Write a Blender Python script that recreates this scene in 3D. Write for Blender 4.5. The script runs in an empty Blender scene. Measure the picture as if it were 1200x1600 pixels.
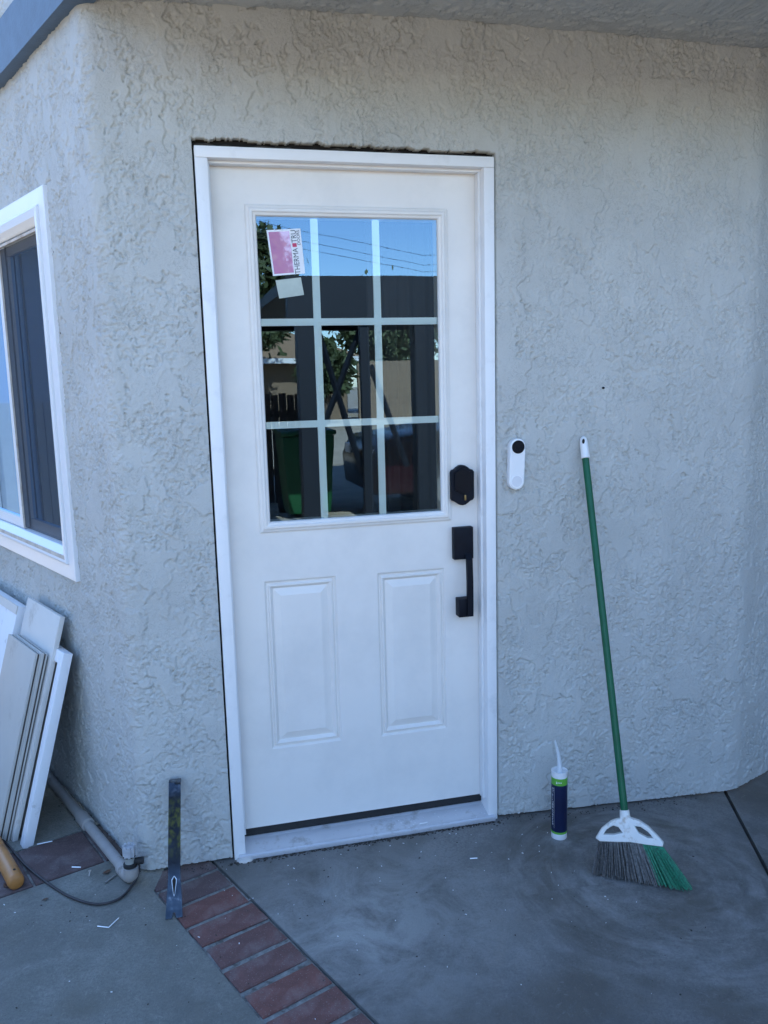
import bpy, bmesh, math, random
import numpy as np
from mathutils import Vector, Matrix
random.seed(7)
S = bpy.context.scene
COL = S.collection
R_ = math.radians

# ------------------------------------------------------------------ camera
CAM = (-0.11066, -2.43948, 1.43668)
RX = (0.969095, -0.24535051, -0.02565182)
RD = (-0.06291889, -0.14528645, -0.98738699)
RF = (0.23852904, 0.95848577, -0.15623356)
cd = bpy.data.cameras.new('camera'); cam = bpy.data.objects.new('camera', cd); COL.objects.link(cam)
cam.matrix_world = Matrix(((RX[0], -RD[0], -RF[0], CAM[0]), (RX[1], -RD[1], -RF[1], CAM[1]), (RX[2], -RD[2], -RF[2], CAM[2]), (0, 0, 0, 1)))
cd.sensor_fit = 'VERTICAL'; cd.sensor_height = 24; cd.lens = 24 * 1328.72 / 1600
cd.clip_start = 0.05; cd.clip_end = 600
S.camera = cam
# ------------------------------------------------------------------ sky, sun, exposure
SUN_EL, SUN_AZ = 40, 4          # sun stands behind the house (towards +y)
w = bpy.data.worlds.new("World"); S.world = w; w.use_nodes = True
nt = w.node_tree; sk = nt.nodes.new('ShaderNodeTexSky'); sk.sky_type = 'NISHITA'; sk.sun_disc = False
sk.sun_elevation = R_(SUN_EL); sk.sun_rotation = R_(SUN_AZ); sk.dust_density = 0.1; sk.ozone_density = 4.5; sk.air_density = 1.0
nt.links.new(sk.outputs[0], nt.nodes['Background'].inputs[0]); nt.nodes['Background'].inputs[1].default_value = 0.15
sd = bpy.data.lights.new('sun', 'SUN'); sun = bpy.data.objects.new('sun', sd); COL.objects.link(sun)
sd.energy = 5.0; sd.angle = R_(0.5); sd.color = (1, 0.93, 0.82)
sv = Vector((math.sin(R_(SUN_AZ)) * math.cos(R_(SUN_EL)), math.cos(R_(SUN_AZ)) * math.cos(R_(SUN_EL)), math.sin(R_(SUN_EL))))
sun.rotation_euler = sv.to_track_quat('Z', 'Y').to_euler()
S.view_settings.view_transform = 'Standard'; S.view_settings.look = 'None'; S.view_settings.gamma = 1
S.view_settings.use_curve_mapping = False; S.view_settings.exposure = 2.2
S.render.engine = 'CYCLES'; S.cycles.max_bounces = 10; S.cycles.transparent_max_bounces = 16

# ------------------------------------------------------------------ materials
def N(nt, t, **k):
    n = nt.nodes.new(t)
    for a, b in k.items():
        if a.startswith('i_'):
            n.inputs[int(a[2:])].default_value = b
        else: setattr(n, a, b)
    return n
def noise(nt, vec, scale, detail=4, rough=0.6, dist=0.0):
    n = nt.nodes.new('ShaderNodeTexNoise'); n.inputs['Scale'].default_value = scale; n.inputs['Detail'].default_value = detail
    n.inputs['Roughness'].default_value = rough; n.inputs['Distortion'].default_value = dist
    nt.links.new(vec, n.inputs['Vector']); return n.outputs['Fac']
def ramp(nt, fac, stops):
    r = nt.nodes.new('ShaderNodeValToRGB'); e = r.color_ramp.elements
    while len(e) < len(stops): e.new(0.5)
    for q, (p, c) in zip(e, stops):
        q.position = p; q.color = (*c, 1) if len(c) == 3 else c
    nt.links.new(fac, r.inputs[0]); return r.outputs[0]
def g(v): return (v, v, v)
def mixc(nt, fac, a, b, mode='MIX'):
    m = nt.nodes.new('ShaderNodeMix'); m.data_type = 'RGBA'; m.blend_type = mode
    for i, v in ((0, fac), (6, a), (7, b)):
        if isinstance(v, bpy.types.NodeSocket): nt.links.new(v, m.inputs[i])
        elif i == 0: m.inputs[0].default_value = v
        else: m.inputs[i].default_value = (*v, 1)
    return m.outputs[2]
def base(name):
    m = bpy.data.materials.new(name); m.use_nodes = True; nt = m.node_tree
    b = nt.nodes['Principled BSDF']; tc = nt.nodes.new('ShaderNodeTexCoord')
    return m, nt, b, tc.outputs['Object']
def bump(nt, b, h, dist, strength=1.0):
    n = nt.nodes.new('ShaderNodeBump'); n.inputs['Distance'].default_value = dist; n.inputs['Strength'].default_value = strength
    nt.links.new(h, n.inputs['Height']); nt.links.new(n.outputs[0], b.inputs['Normal'])
def simple(name, col, rough=0.5, var=0.12, scale=12, metal=0, bmp=0, bscale=60, wear=None, wscale=8, wthr=(0.6, 0.68), spec=0.5):
    m, nt, b, v = base(name)
    f = noise(nt, v, scale)
    lo = tuple(c * (1 - var) for c in col); hi = tuple(min(1, c * (1 + var)) for c in col)
    c = ramp(nt, f, [(0.3, lo), (0.7, hi)])
    if wear:
        c = mixc(nt, ramp(nt, noise(nt, v, wscale, 6, 0.65), [(wthr[0], g(0)), (wthr[1], g(1))]), c, wear)
    nt.links.new(c, b.inputs['Base Color'])
    b.inputs['Roughness'].default_value = rough; b.inputs['Metallic'].default_value = metal
    b.inputs['Specular IOR Level'].default_value = spec
    if bmp: bump(nt, b, noise(nt, v, bscale, 5), bmp)
    return m
M = {}
def stucco_mat(name, col):
    m, nt, b, v = base(name)
    c = ramp(nt, noise(nt, v, 1.7, 5), [(0.3, tuple(x * 0.94 for x in col)), (0.7, tuple(x * 1.05 for x in col))])
    # paint thinly worn off grains and faint dusty runs
    mp = nt.nodes.new('ShaderNodeMapping'); mp.inputs['Scale'].default_value = (1, 1, 0.25); nt.links.new(v, mp.inputs[0])
    c = mixc(nt, ramp(nt, noise(nt, mp.outputs[0], 7, 6, 0.7), [(0.48, g(0)), (0.75, g(0.35))]), c, tuple(x * y for x, y in zip(col, (0.8, 0.79, 0.76))))
    # thin wormy lines darkened in the colour, standing in for shaded relief creases
    crease_fac = nt.nodes.new('ShaderNodeMath'); crease_fac.operation = 'MULTIPLY'
    nt.links.new(ramp(nt, noise(nt, v, 62, 3, 0.6, 0.8), [(0.470, g(0)), (0.492, g(1)), (0.508, g(1)), (0.530, g(0))]), crease_fac.inputs[0])
    nt.links.new(ramp(nt, noise(nt, v, 9, 4, 0.6), [(0.42, g(0)), (0.60, g(0.75))]), crease_fac.inputs[1])
    c = mixc(nt, crease_fac.outputs[0], c, tuple(x * 0.72 for x in col))
    c = mixc(nt, ramp(nt, noise(nt, v, 420, 2), [(0.66, g(0)), (0.74, g(0.5))]), c, tuple(x * 0.7 for x in col))
    nt.links.new(c, b.inputs['Base Color']); b.inputs['Roughness'].default_value = 0.75; b.inputs['Specular IOR Level'].default_value = 0.35
    f1 = noise(nt, v, 240, 4, 0.6, 0.4)
    t1 = ramp(nt, noise(nt, v, 88, 4, 0.6, 0.7), [(0.40, g(0)), (0.44, g(0.45)), (0.50, g(0.5)), (0.53, g(1))])     # knocked-down terraces with crisp wormy edges
    msk = ramp(nt, noise(nt, v, 5.5, 4, 0.6, 0.5), [(0.40, g(0.12)), (0.56, g(1))])
    k1 = nt.nodes.new('ShaderNodeMath'); k1.operation = 'MULTIPLY'; nt.links.new(t1, k1.inputs[0]); nt.links.new(msk, k1.inputs[1])
    k2 = nt.nodes.new('ShaderNodeMath'); k2.operation = 'MULTIPLY'; nt.links.new(f1, k2.inputs[0]); nt.links.new(msk, k2.inputs[1])
    a = nt.nodes.new('ShaderNodeMath'); a.operation = 'MULTIPLY_ADD'; a.inputs[1].default_value = 0.8; nt.links.new(k2.outputs[0], a.inputs[0]); nt.links.new(k1.outputs[0], a.inputs[2])
    bump(nt, b, a.outputs[0], 0.0022, 0.5)
    return m
M['stucco'] = stucco_mat('stucco paint', (0.495, 0.505, 0.485))
def concrete(name, col, swirl=False, dark=0.72):
    m, nt, b, v = base(name)
    c = ramp(nt, noise(nt, v, 2.3, 8, 0.6, 0.4), [(0.32, tuple(x * dark for x in col)), (0.5, col), (0.66, tuple(x * 1.45 for x in col))])
    c = mixc(nt, ramp(nt, noise(nt, v, 7, 6, 0.7, 1.2), [(0.5, g(0)), (0.72, g(0.55))]), c, tuple(x * 1.5 for x in (col[0], col[1] * 1.0, col[2] * 1.02)))
    c = mixc(nt, ramp(nt, noise(nt, v, 3.1, 3, 0.5), [(0.50, g(0)), (0.62, g(0.75))]), c, (col[0] * 0.66, col[1] * 0.61, col[2] * 0.53))
    c = mixc(nt, ramp(nt, noise(nt, v, 55, 5, 0.75), [(0.52, g(0)), (0.66, g(0.5))]), c, tuple(x * 0.6 for x in col))
    c = mixc(nt, ramp(nt, noise(nt, v, 38, 6, 0.8, 1.0), [(0.56, g(0)), (0.70, g(0.5))]), c, tuple(x * 1.9 for x in col))
    c = mixc(nt, ramp(nt, noise(nt, v, 330, 2, 0.5), [(0.62, g(0)), (0.7, g(0.6))]), c, tuple(x * 0.45 for x in col))
    c = mixc(nt, ramp(nt, noise(nt, v, 210, 2, 0.5), [(0.70, g(0)), (0.74, g(0.5))]), c, tuple(min(1, x * 2.2) for x in col))
    c = mixc(nt, ramp(nt, noise(nt, v, 130, 4, 0.8), [(0.44, g(0)), (0.62, g(0.55))]), c, tuple(x * 0.62 for x in col))
    if swirl:   # worn pale laitance in front of the threshold
        mq = nt.nodes.new('ShaderNodeMapping'); mq.inputs['Location'].default_value = (-0.30, 0.42, 0); nt.links.new(v, mq.inputs[0])
        lq = nt.nodes.new('ShaderNodeVectorMath'); lq.operation = 'LENGTH'; nt.links.new(mq.outputs[0], lq.inputs[0])
        kq = nt.nodes.new('ShaderNodeMath'); kq.operation = 'MULTIPLY'
        nt.links.new(ramp(nt, lq.outputs['Value'], [(0.05, g(0.9)), (0.55, g(0.0))]), kq.inputs[0])
        nt.links.new(ramp(nt, noise(nt, v, 5.5, 8, 0.72, 0.6), [(0.36, g(0)), (0.58, g(1))]), kq.inputs[1])
        c = mixc(nt, kq.outputs[0], c, (0.36, 0.36, 0.345))
    if swirl:   # pale dust that the broom has drawn into arcs
        mp = nt.nodes.new('ShaderNodeMapping'); mp.inputs['Location'].default_value = (-1.17, 0.42, 0); nt.links.new(v, mp.inputs[0])
        sp = nt.nodes.new('ShaderNodeSeparateXYZ'); nt.links.new(mp.outputs[0], sp.inputs[0])
        at = nt.nodes.new('ShaderNodeMath'); at.operation = 'ARCTAN2'; nt.links.new(sp.outputs[1], at.inputs[0]); nt.links.new(sp.outputs[0], at.inputs[1])
        lr = nt.nodes.new('ShaderNodeVectorMath'); lr.operation = 'LENGTH'; nt.links.new(mp.outputs[0], lr.inputs[0])
        rs = nt.nodes.new('ShaderNodeMath'); rs.operation = 'MULTIPLY'; rs.inputs[1].default_value = 9; nt.links.new(lr.outputs['Value'], rs.inputs[0])
        cb = nt.nodes.new('ShaderNodeCombineXYZ'); nt.links.new(at.outputs[0], cb.inputs[0]); nt.links.new(rs.outputs[0], cb.inputs[1])
        wvf = noise(nt, cb.outputs[0], 1.6, 7, 0.62, 0.5)
        ln = nt.nodes.new('ShaderNodeVectorMath'); ln.operation = 'LENGTH'; nt.links.new(mp.outputs[0], ln.inputs[0])
        near = ramp(nt, ln.outputs['Value'], [(0.0, g(0.3)), (0.3, g(0.9)), (0.62, g(0.0))])
        k = nt.nodes.new('ShaderNodeMath'); k.operation = 'MULTIPLY'
        nt.links.new(ramp(nt, wvf, [(0.42, g(0)), (0.72, g(1))]), k.inputs[0]); nt.links.new(near, k.inputs[1])
        k2 = nt.nodes.new('ShaderNodeMath'); k2.operation = 'MULTIPLY'; nt.links.new(k.outputs[0], k2.inputs[0])
        nt.links.new(ramp(nt, noise(nt, v, 9, 6, 0.7), [(0.35, g(0.2)), (0.65, g(1))]), k2.inputs[1])
        c = mixc(nt, k2.outputs[0], c, (0.40, 0.40, 0.39))
    nt.links.new(c, b.inputs['Base Color'])
    rr = ramp(nt, noise(nt, v, 5, 4), [(0.3, g(0.55)), (0.7, g(0.85))]); nt.links.new(rr, b.inputs['Roughness'])

    bump(nt, b, noise(nt, v, 110, 7, 0.8), 0.0050, 1.0)
    return m
M['concrete'] = concrete('patio concrete', (0.165, 0.160, 0.150), True)
M['concrete_left'] = concrete('older concrete', (0.20, 0.20, 0.175))
M['driveway'] = concrete('driveway concrete', (0.45, 0.375, 0.27))
M['soil'] = simple('dirt', (0.05, 0.042, 0.035), 0.95, 0.5, 60, bmp=0.004, bscale=120)
M['dark'] = simple('black gap', (0.012, 0.011, 0.01), 0.9, 0.5, 40)
M['mortar'] = simple('mortar', (0.21, 0.21, 0.195), 0.9, 0.35, 60, bmp=0.003, bscale=200, wear=(0.10, 0.09, 0.08), wscale=28, wthr=(0.5, 0.62))
def brick_mat(name, col):
    m, nt, b, v = base(name)
    oi = nt.nodes.new('ShaderNodeObjectInfo')
    c = ramp(nt, noise(nt, v, 22, 6, 0.7), [(0.3, tuple(x * 0.7 for x in col)), (0.7, tuple(x * 1.3 for x in col))])
    c = mixc(nt, ramp(nt, oi.outputs['Random'], [(0.0, g(0.0)), (1.0, g(0.85))]), c, (0.085, 0.062, 0.062))
    c = mixc(nt, ramp(nt, noise(nt, v, 240, 3, 0.6), [(0.62, g(0)), (0.68, g(0.5))]), c, (0.34, 0.30, 0.28))
    c = mixc(nt, ramp(nt, noise(nt, v, 9, 5, 0.7), [(0.5, g(0)), (0.7, g(0.35))]), c, (0.26, 0.24, 0.23))
    nt.links.new(c, b.inputs['Base Color']); b.inputs['Roughness'].default_value = 0.8
    bump(nt, b, noise(nt, v, 260, 4, 0.7), 0.0012, 0.7); return m
M['brick'] = brick_mat('clay brick', (0.155, 0.062, 0.050))
M['paver'] = brick_mat('clay paver', (0.095, 0.058, 0.054))
M['door'] = simple('door primer', (0.79, 0.755, 0.71), 0.42, 0.015, 5, bmp=0.0002, bscale=300, wear=(0.69, 0.665, 0.63), wscale=3.5, wthr=(0.45, 0.75))
M['frame'] = simple('frame white', (0.82, 0.82, 0.82), 0.45, 0.02, 6, wear=(0.74, 0.74, 0.74), wscale=13, wthr=(0.56, 0.7))
M['vinyl'] = simple('window vinyl', (0.74, 0.755, 0.77), 0.35, 0.02, 5)
M['vinyl_dirty'] = simple('dusty vinyl sill', (0.56, 0.50, 0.43), 0.7, 0.15, 18, wear=(0.36, 0.29, 0.22), wscale=14, wthr=(0.52, 0.7))
M['grid'] = simple('grid white', (0.84, 0.90, 0.86), 0.5, 0.02, 8)
M['black'] = simple('satin black metal', (0.006, 0.008, 0.014), 0.5, 0.2, 30, spec=0.15)
M['black_soft'] = simple('black rubber', (0.014, 0.014, 0.015), 0.7, 0.2, 30)
M['alu'] = simple('mill aluminium sill', (0.60, 0.61, 0.64), 0.42, 0.06, 10, metal=0.35, wear=(0.40, 0.39, 0.38), wscale=20, wthr=(0.55, 0.7))
M['bluetrim'] = simple('blue grey trim paint', (0.085, 0.135, 0.20), 0.6, 0.12, 18, bmp=0.0012, bscale=120)
M['plastic_white'] = simple('white plastic', (0.80, 0.81, 0.82), 0.35, 0.01, 6)
M['plastic_worn'] = simple('scuffed white plastic', (0.74, 0.73, 0.69), 0.45, 0.04, 20, wear=(0.45, 0.37, 0.28), wscale=30, wthr=(0.58, 0.72))
M['green_pole'] = simple('green pole', (0.004, 0.095, 0.042), 0.4, 0.15, 20, spec=0.35)
M['green_bristle'] = simple('green bristle', (0.006, 0.17, 0.085), 0.5, 0.6, 160)
M['grey_bristle'] = simple('grey bristle', (0.115, 0.11, 0.105), 0.6, 0.6, 160)
M['pvc'] = simple('dusty pvc', (0.33, 0.31, 0.29), 0.55, 0.12, 14, wear=(0.2, 0.18, 0.16), wscale=25)
M['cable'] = simple('cable', (0.035, 0.03, 0.032), 0.55, 0.3, 30)
M['navy'] = simple('navy label', (0.006, 0.012, 0.05), 0.35, 0.2, 12)
M['lime'] = simple('green label band', (0.13, 0.42, 0.05), 0.4, 0.1, 14)
M['translucent'] = simple('nozzle plastic', (0.66, 0.70, 0.73), 0.3, 0.03, 10)
M['board_cream'] = simple('cream painted board', (0.62, 0.60, 0.56), 0.5, 0.05, 4, wear=(0.48, 0.45, 0.40), wscale=5)
M['board_white'] = simple('white painted board', (0.78, 0.79, 0.81), 0.42, 0.03, 5, wear=(0.62, 0.62, 0.62), wscale=16)
M['board_grey'] = simple('grey beige cabinet door', (0.47, 0.455, 0.42), 0.5, 0.07, 4, wear=(0.36, 0.34, 0.31), wscale=6)
M['board_edge'] = simple('dark raw edge', (0.055, 0.045, 0.038), 0.8, 0.3, 40)
M['wood_handle'] = simple('orange varnished wood', (0.40, 0.17, 0.045), 0.42, 0.2, 9, wear=(0.28, 0.11, 0.03), wscale=14)
M['sticker_white'] = simple('sticker white', (0.78, 0.80, 0.84), 0.5, 0.01, 6)
M['sticker_pink'] = simple('sticker pink', (0.52, 0.20, 0.38), 0.5, 0.03, 6)
_p = M['sticker_pink'].node_tree.nodes['Principled BSDF']; _p.inputs['Coat Weight'].default_value = 1; _p.inputs['Coat Roughness'].default_value = 0.02; _p.inputs['Coat IOR'].default_value = 1.9
M['sticker_red'] = simple('sticker red', (0.55, 0.04, 0.12), 0.5, 0.03, 6)
M['sticker_ink'] = simple('sticker ink', (0.02, 0.045, 0.075), 0.5, 0.03, 6)
M['sticker_grey'] = simple('sticker pale green', (0.44, 0.50, 0.45), 0.6, 0.08, 30)
M['lens'] = simple('lens black', (0.004, 0.006, 0.011), 0.35, 0.1, 10, spec=0.15)
M['brass'] = simple('brass', (0.30, 0.21, 0.09), 0.45, 0.1, 30, metal=0.8)
M['interior'] = simple('interior wall', (0.030, 0.032, 0.035), 0.9, 0.1, 3)
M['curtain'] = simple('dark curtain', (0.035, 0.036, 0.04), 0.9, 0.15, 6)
M['shingle'] = simple('tan shingle', (0.27, 0.175, 0.10), 0.9, 0.25, 30)
M['shingle_ours'] = simple('brown shingle', (0.16, 0.13, 0.11), 0.9, 0.25, 30)
M['tanwall'] = simple('tan house wall', (0.20, 0.145, 0.095), 0.9, 0.05, 3)
M['fence'] = simple('weathered fence board', (0.055, 0.035, 0.025), 0.85, 0.3, 14)
M['bin'] = simple('green bin plastic', (0.005, 0.075, 0.022), 0.45, 0.05, 8)
M['carport'] = simple('dark carport paint', (0.005, 0.009, 0.016), 0.6, 0.1, 8)
M['carpaint'] = simple('maroon car paint', (0.022, 0.004, 0.006), 0.25, 0.03, 3)
M['bark'] = simple('bark', (0.09, 0.065, 0.045), 0.95, 0.3, 20)
M['leaf'] = simple('tree leaf', (0.055, 0.075, 0.025), 0.7, 0.4, 1.2)
M['white_trim'] = simple('white eave trim', (0.7, 0.7, 0.68), 0.6, 0.02, 4)
M['deadleaf'] = simple('dry leaf', (0.10, 0.05, 0.028), 0.85, 0.3, 60)
M['chip'] = simple('white plastic chip', (0.82, 0.83, 0.84), 0.5, 0.02, 9)
M['steel'] = simple('screw steel', (0.5, 0.5, 0.5), 0.35, 0.1, 40, metal=0.9)
M['caulk'] = simple('caulk', (0.55, 0.53, 0.5), 0.6, 0.05, 30)
def glass_mat(name, refl, tint, rough=0.0, f=0.55):
    m = bpy.data.materials.new(name); m.use_nodes = True; nt = m.node_tree; nt.nodes.clear()
    o = nt.nodes.new('ShaderNodeOutputMaterial'); gl = nt.nodes.new('ShaderNodeBsdfGlossy'); tr = nt.nodes.new('ShaderNodeBsdfTransparent')
    gl.inputs['Roughness'].default_value = rough; gl.inputs['Color'].default_value = (0.50, 0.74, 1, 1); tr.inputs['Color'].default_value = (*tint, 1)
    fr = nt.nodes.new('ShaderNodeFresnel'); fr.inputs['IOR'].default_value = 1.5
    a = nt.nodes.new('ShaderNodeMath'); a.operation = 'MULTIPLY_ADD'; a.inputs[1].default_value = 1.6; a.inputs[2].default_value = refl; a.use_clamp = True
    nt.links.new(fr.outputs[0], a.inputs[0])
    # faint streaks of dust on the pane
    tc = nt.nodes.new('ShaderNodeTexCoord'); fz = noise(nt, tc.outputs['Object'], 2.2, 2)
    bp = nt.nodes.new('ShaderNodeBump'); bp.inputs['Distance'].default_value = 0.0012; bp.inputs['Strength'].default_value = 0.25
    nt.links.new(fz, bp.inputs['Height']); nt.links.new(bp.outputs[0], gl.inputs['Normal'])
    mx = nt.nodes.new('ShaderNodeMixShader'); nt.links.new(a.outputs[0], mx.inputs[0]); nt.links.new(tr.outputs[0], mx.inputs[1]); nt.links.new(gl.outputs[0], mx.inputs[2])
    nt.links.new(mx.outputs[0], o.inputs[0]); return m
M['glass'] = glass_mat('coated door glass', 0.085, (0.93, 0.97, 0.95))
M['glass_win'] = glass_mat('window glass', 0.03, (0.6, 0.66, 0.68))
M['glass_car'] = glass_mat('car glass', 0.05, (0.25, 0.28, 0.3))
def screen_mat():
    m = bpy.data.materials.new('insect screen'); m.use_nodes = True; nt = m.node_tree; nt.nodes.clear()
    o = nt.nodes.new('ShaderNodeOutputMaterial'); d = nt.nodes.new('ShaderNodeBsdfDiffuse'); tr = nt.nodes.new('ShaderNodeBsdfTransparent')
    d.inputs[0].default_value = (0.045, 0.052, 0.066, 1)
    tc = nt.nodes.new('ShaderNodeTexCoord'); f = ramp(nt, noise(nt, tc.outputs['Object'], 900, 1), [(0.35, g(0.55)), (0.65, g(0.78))])
    mx = nt.nodes.new('ShaderNodeMixShader'); nt.links.new(f, mx.inputs[0]); nt.links.new(tr.outputs[0], mx.inputs[1]); nt.links.new(d.outputs[0], mx.inputs[2])
    nt.links.new(mx.outputs[0], o.inputs[0]); return m
M['screen'] = screen_mat()
def prybar_mat():
    m, nt, b, v = base('pry bar steel')
    sp = nt.nodes.new('ShaderNodeSeparateXYZ'); nt.links.new(v, sp.inputs[0])
    bare_glint = ramp(nt, sp.outputs[2], [(0.085, g(1)), (0.12, g(0)), (0.262, g(0)), (0.285, g(1))])  # bare steel at the foot; hook end coloured bright as a painted highlight
    c1 = ramp(nt, noise(nt, v, 22, 6, 0.7), [(0.3, (0.018, 0.028, 0.042)), (0.52, (0.05, 0.065, 0.085)), (0.72, (0.34, 0.36, 0.39))])
    c0 = ramp(nt, noise(nt, v, 18, 6, 0.7), [(0.3, (0.006, 0.007, 0.010)), (0.7, (0.030, 0.032, 0.036))])
    c = mixc(nt, bare_glint, c0, c1)
    zf = ramp(nt, sp.outputs[2], [(0.12, g(0)), (0.17, g(0.8)), (0.235, g(1)), (0.265, g(0))])
    k = nt.nodes.new('ShaderNodeMath'); k.operation = 'MULTIPLY'; nt.links.new(zf, k.inputs[0])
    mp = nt.nodes.new('ShaderNodeMapping'); mp.inputs['Scale'].default_value = (3, 3, 1); nt.links.new(v, mp.inputs[0])
    nt.links.new(ramp(nt, noise(nt, mp.outputs[0], 26, 5, 0.7), [(0.46, g(0)), (0.62, g(0.85))]), k.inputs[1])
    c = mixc(nt, k.outputs[0], c, (0.13, 0.12, 0.02))  # olive mottling puts the bar's yellow reflections into the colour
    nt.links.new(c, b.inputs['Base Color']); b.inputs['Metallic'].default_value = 0.75
    nt.links.new(ramp(nt, noise(nt, v, 30, 4), [(0.3, g(0.10)), (0.7, g(0.26))]), b.inputs['Roughness'])
    return m
M['prybar'] = prybar_mat()

# ------------------------------------------------------------------ object helpers
def root(name, label, cat, loc=(0, 0, 0), group=None):
    o = bpy.data.objects.new(name, None); COL.objects.link(o); o.location = loc; o.empty_display_size = 0.1
    o['label'] = label; o['category'] = cat
    if group: o['group'] = group
    return o
def rootloc(o):
    while o.parent: o = o.parent
    return Vector(o.location)
def link(name, me, mat, parent=None, kind=None, label=None, cat=None, group=None):
    """me holds world coordinates; they are rebased on the thing's own origin"""
    if mat and not me.materials: me.materials.append(mat)
    o = bpy.data.objects.new(name, me); COL.objects.link(o)
    if parent:
        me.transform(Matrix.Translation(-rootloc(parent))); o.parent = parent
    if kind: o['kind'] = kind
    if label: o['label'] = label
    if cat: o['category'] = cat
    if group: o['group'] = group
    return o
def mesh(bm, smooth=False, ang=None):
    bmesh.ops.recalc_face_normals(bm, faces=bm.faces)
    me = bpy.data.meshes.new('m'); bm.to_mesh(me); bm.free()
    if smooth:
        me.shade_smooth()
        if ang: me.set_sharp_from_angle(angle=R_(ang))
    return me
def box(bm, x0, x1, y0, y1, z0, z1, bev=0, f=None):
    r = bmesh.ops.create_cube(bm, size=1); vs = r['verts']
    for v in vs: v.co = Vector(((x0 + x1) / 2 + v.co.x * (x1 - x0), (y0 + y1) / 2 + v.co.y * (y1 - y0), (z0 + z1) / 2 + v.co.z * (z1 - z0)))
    if bev:
        es = list({e for v in vs for e in v.link_edges})
        r2 = bmesh.ops.bevel(bm, geom=es, offset=bev, segments=2, affect='EDGES', profile=0.6); vs = list({v for fc in r2['faces'] for v in fc.verts} | {v for v in vs if v.is_valid})
    if f:
        for v in vs: v.co = Vector(f(v.co))
    return vs
def bbox(name, mat, parent, *a, bev=0, f=None, smooth=False, **k):
    bm = bmesh.new(); box(bm, *a, bev=bev, f=f); return link(name, mesh(bm, bool(bev) or smooth, 40), mat, parent, **k)
def tube(bm, pts, rad, n=10, cap=True, closed=False):
    pts = [Vector(p) for p in pts]; rs = rad if isinstance(rad, (list, tuple)) else [rad] * len(pts)
    rings = []; up = None
    for i, p in enumerate(pts):
        a = pts[max(i - 1, 0)]; b = pts[min(i + 1, len(pts) - 1)]; t = (b - a).normalized()
        if up is None: up = Vector((0, 0, 1)) if abs(t.z) < 0.9 else Vector((1, 0, 0))
        s = t.cross(up).normalized(); up = s.cross(t).normalized()
        rings.append([bm.verts.new(p + (s * math.cos(q) + up * math.sin(q)) * rs[i]) for q in [2 * math.pi * j / n for j in range(n)]])
    for A, B in zip(rings, rings[1:]):
        for j in range(n): bm.faces.new((A[j], A[(j + 1) % n], B[(j + 1) % n], B[j]))
    if cap: bm.faces.new(rings[0][::-1]); bm.faces.new(rings[-1])
def smoothpath(pts, k=8):
    P = [Vector(p) for p in pts]; P = [P[0] * 2 - P[1]] + P + [P[-1] * 2 - P[-2]]; out = []
    for i in range(1, len(P) - 2):
        for j in range(k):
            t = j / k; a, b, c, d = P[i - 1:i + 3]
            out.append(0.5 * ((2 * b) + (c - a) * t + (2 * a - 5 * b + 4 * c - d) * t * t + (3 * b - a - 3 * c + d) * t ** 3))
    out.append(P[-2]); return out
def lathe(bm, prof, c, n=24):
    rings = []
    for r, z in prof: rings.append([bm.verts.new((c[0] + r * math.cos(2 * math.pi * j / n), c[1] + r * math.sin(2 * math.pi * j / n), c[2] + z)) for j in range(n)])
    for A, B in zip(rings, rings[1:]):
        for j in range(n): bm.faces.new((A[j], A[(j + 1) % n], B[(j + 1) % n], B[j]))
    bm.faces.new(rings[0][::-1]); bm.faces.new(rings[-1])
def prism(loops, depth, f, bev=0, cyc=True, res=1, smoothloops=()):
    """loops: outline and holes in 2-D, extruded by +-depth/2, mapped to the world by f(x, y, z)"""
    cu = bpy.data.curves.new('c', 'CURVE'); cu.dimensions = '2D'; cu.fill_mode = 'BOTH'; cu.extrude = depth / 2; cu.bevel_depth = bev; cu.bevel_resolution = 2
    for i, L in enumerate(loops):
        if i in smoothloops: L = [p[:2] for p in smoothpath([(x, y, 0) for x, y in list(L) + [L[0]]], 5)][:-1]
        sp = cu.splines.new('POLY'); sp.points.add(len(L) - 1); sp.use_cyclic_u = True
        for p, q in zip(sp.points, L): p.co = (q[0], q[1], 0, 1)
    o = bpy.data.objects.new('t', cu); COL.objects.link(o); dg = bpy.context.evaluated_depsgraph_get()
    me = bpy.data.meshes.new_from_object(o.evaluated_get(dg)); bpy.data.objects.remove(o)
    for v in me.vertices: v.co = Vector(f(*v.co))
    me.update(); return me
def text_mesh(s, size, depth, f, align='CENTER', sx=1.0):
    cu = bpy.data.curves.new('c', 'FONT'); cu.body = s; cu.size = size; cu.extrude = depth / 2; cu.align_x = align; cu.align_y = 'CENTER'; cu.resolution_u = 4
    o = bpy.data.objects.new('t', cu); COL.objects.link(o); dg = bpy.context.evaluated_depsgraph_get()
    me = bpy.data.meshes.new_from_object(o.evaluated_get(dg)); bpy.data.objects.remove(o)
    for v in me.vertices: v.co = Vector(f(v.co.x * sx, v.co.y, v.co.z))
    me.update(); return me
def rings(x0, x1, z0, z1, prof, cap=True):
    """nested rectangular rings: prof = [(inset, y)], y negative = towards the viewer"""
    bm = bmesh.new(); R = []
    for ins, y in prof:
        R.append([bm.verts.new(p) for p in ((x0 + ins, y, z0 + ins), (x1 - ins, y, z0 + ins), (x1 - ins, y, z1 - ins), (x0 + ins, y, z1 - ins))])
    for A, B in zip(R, R[1:]):
        for j in range(4): bm.faces.new((A[j], A[(j + 1) % 4], B[(j + 1) % 4], B[j]))
    if cap: bm.faces.new(R[-1])
    return bm
def face_mesh(bm, fwd=(0, -1, 0)):
    me = bpy.data.meshes.new('m'); bm.to_mesh(me); bm.free(); return me

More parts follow.
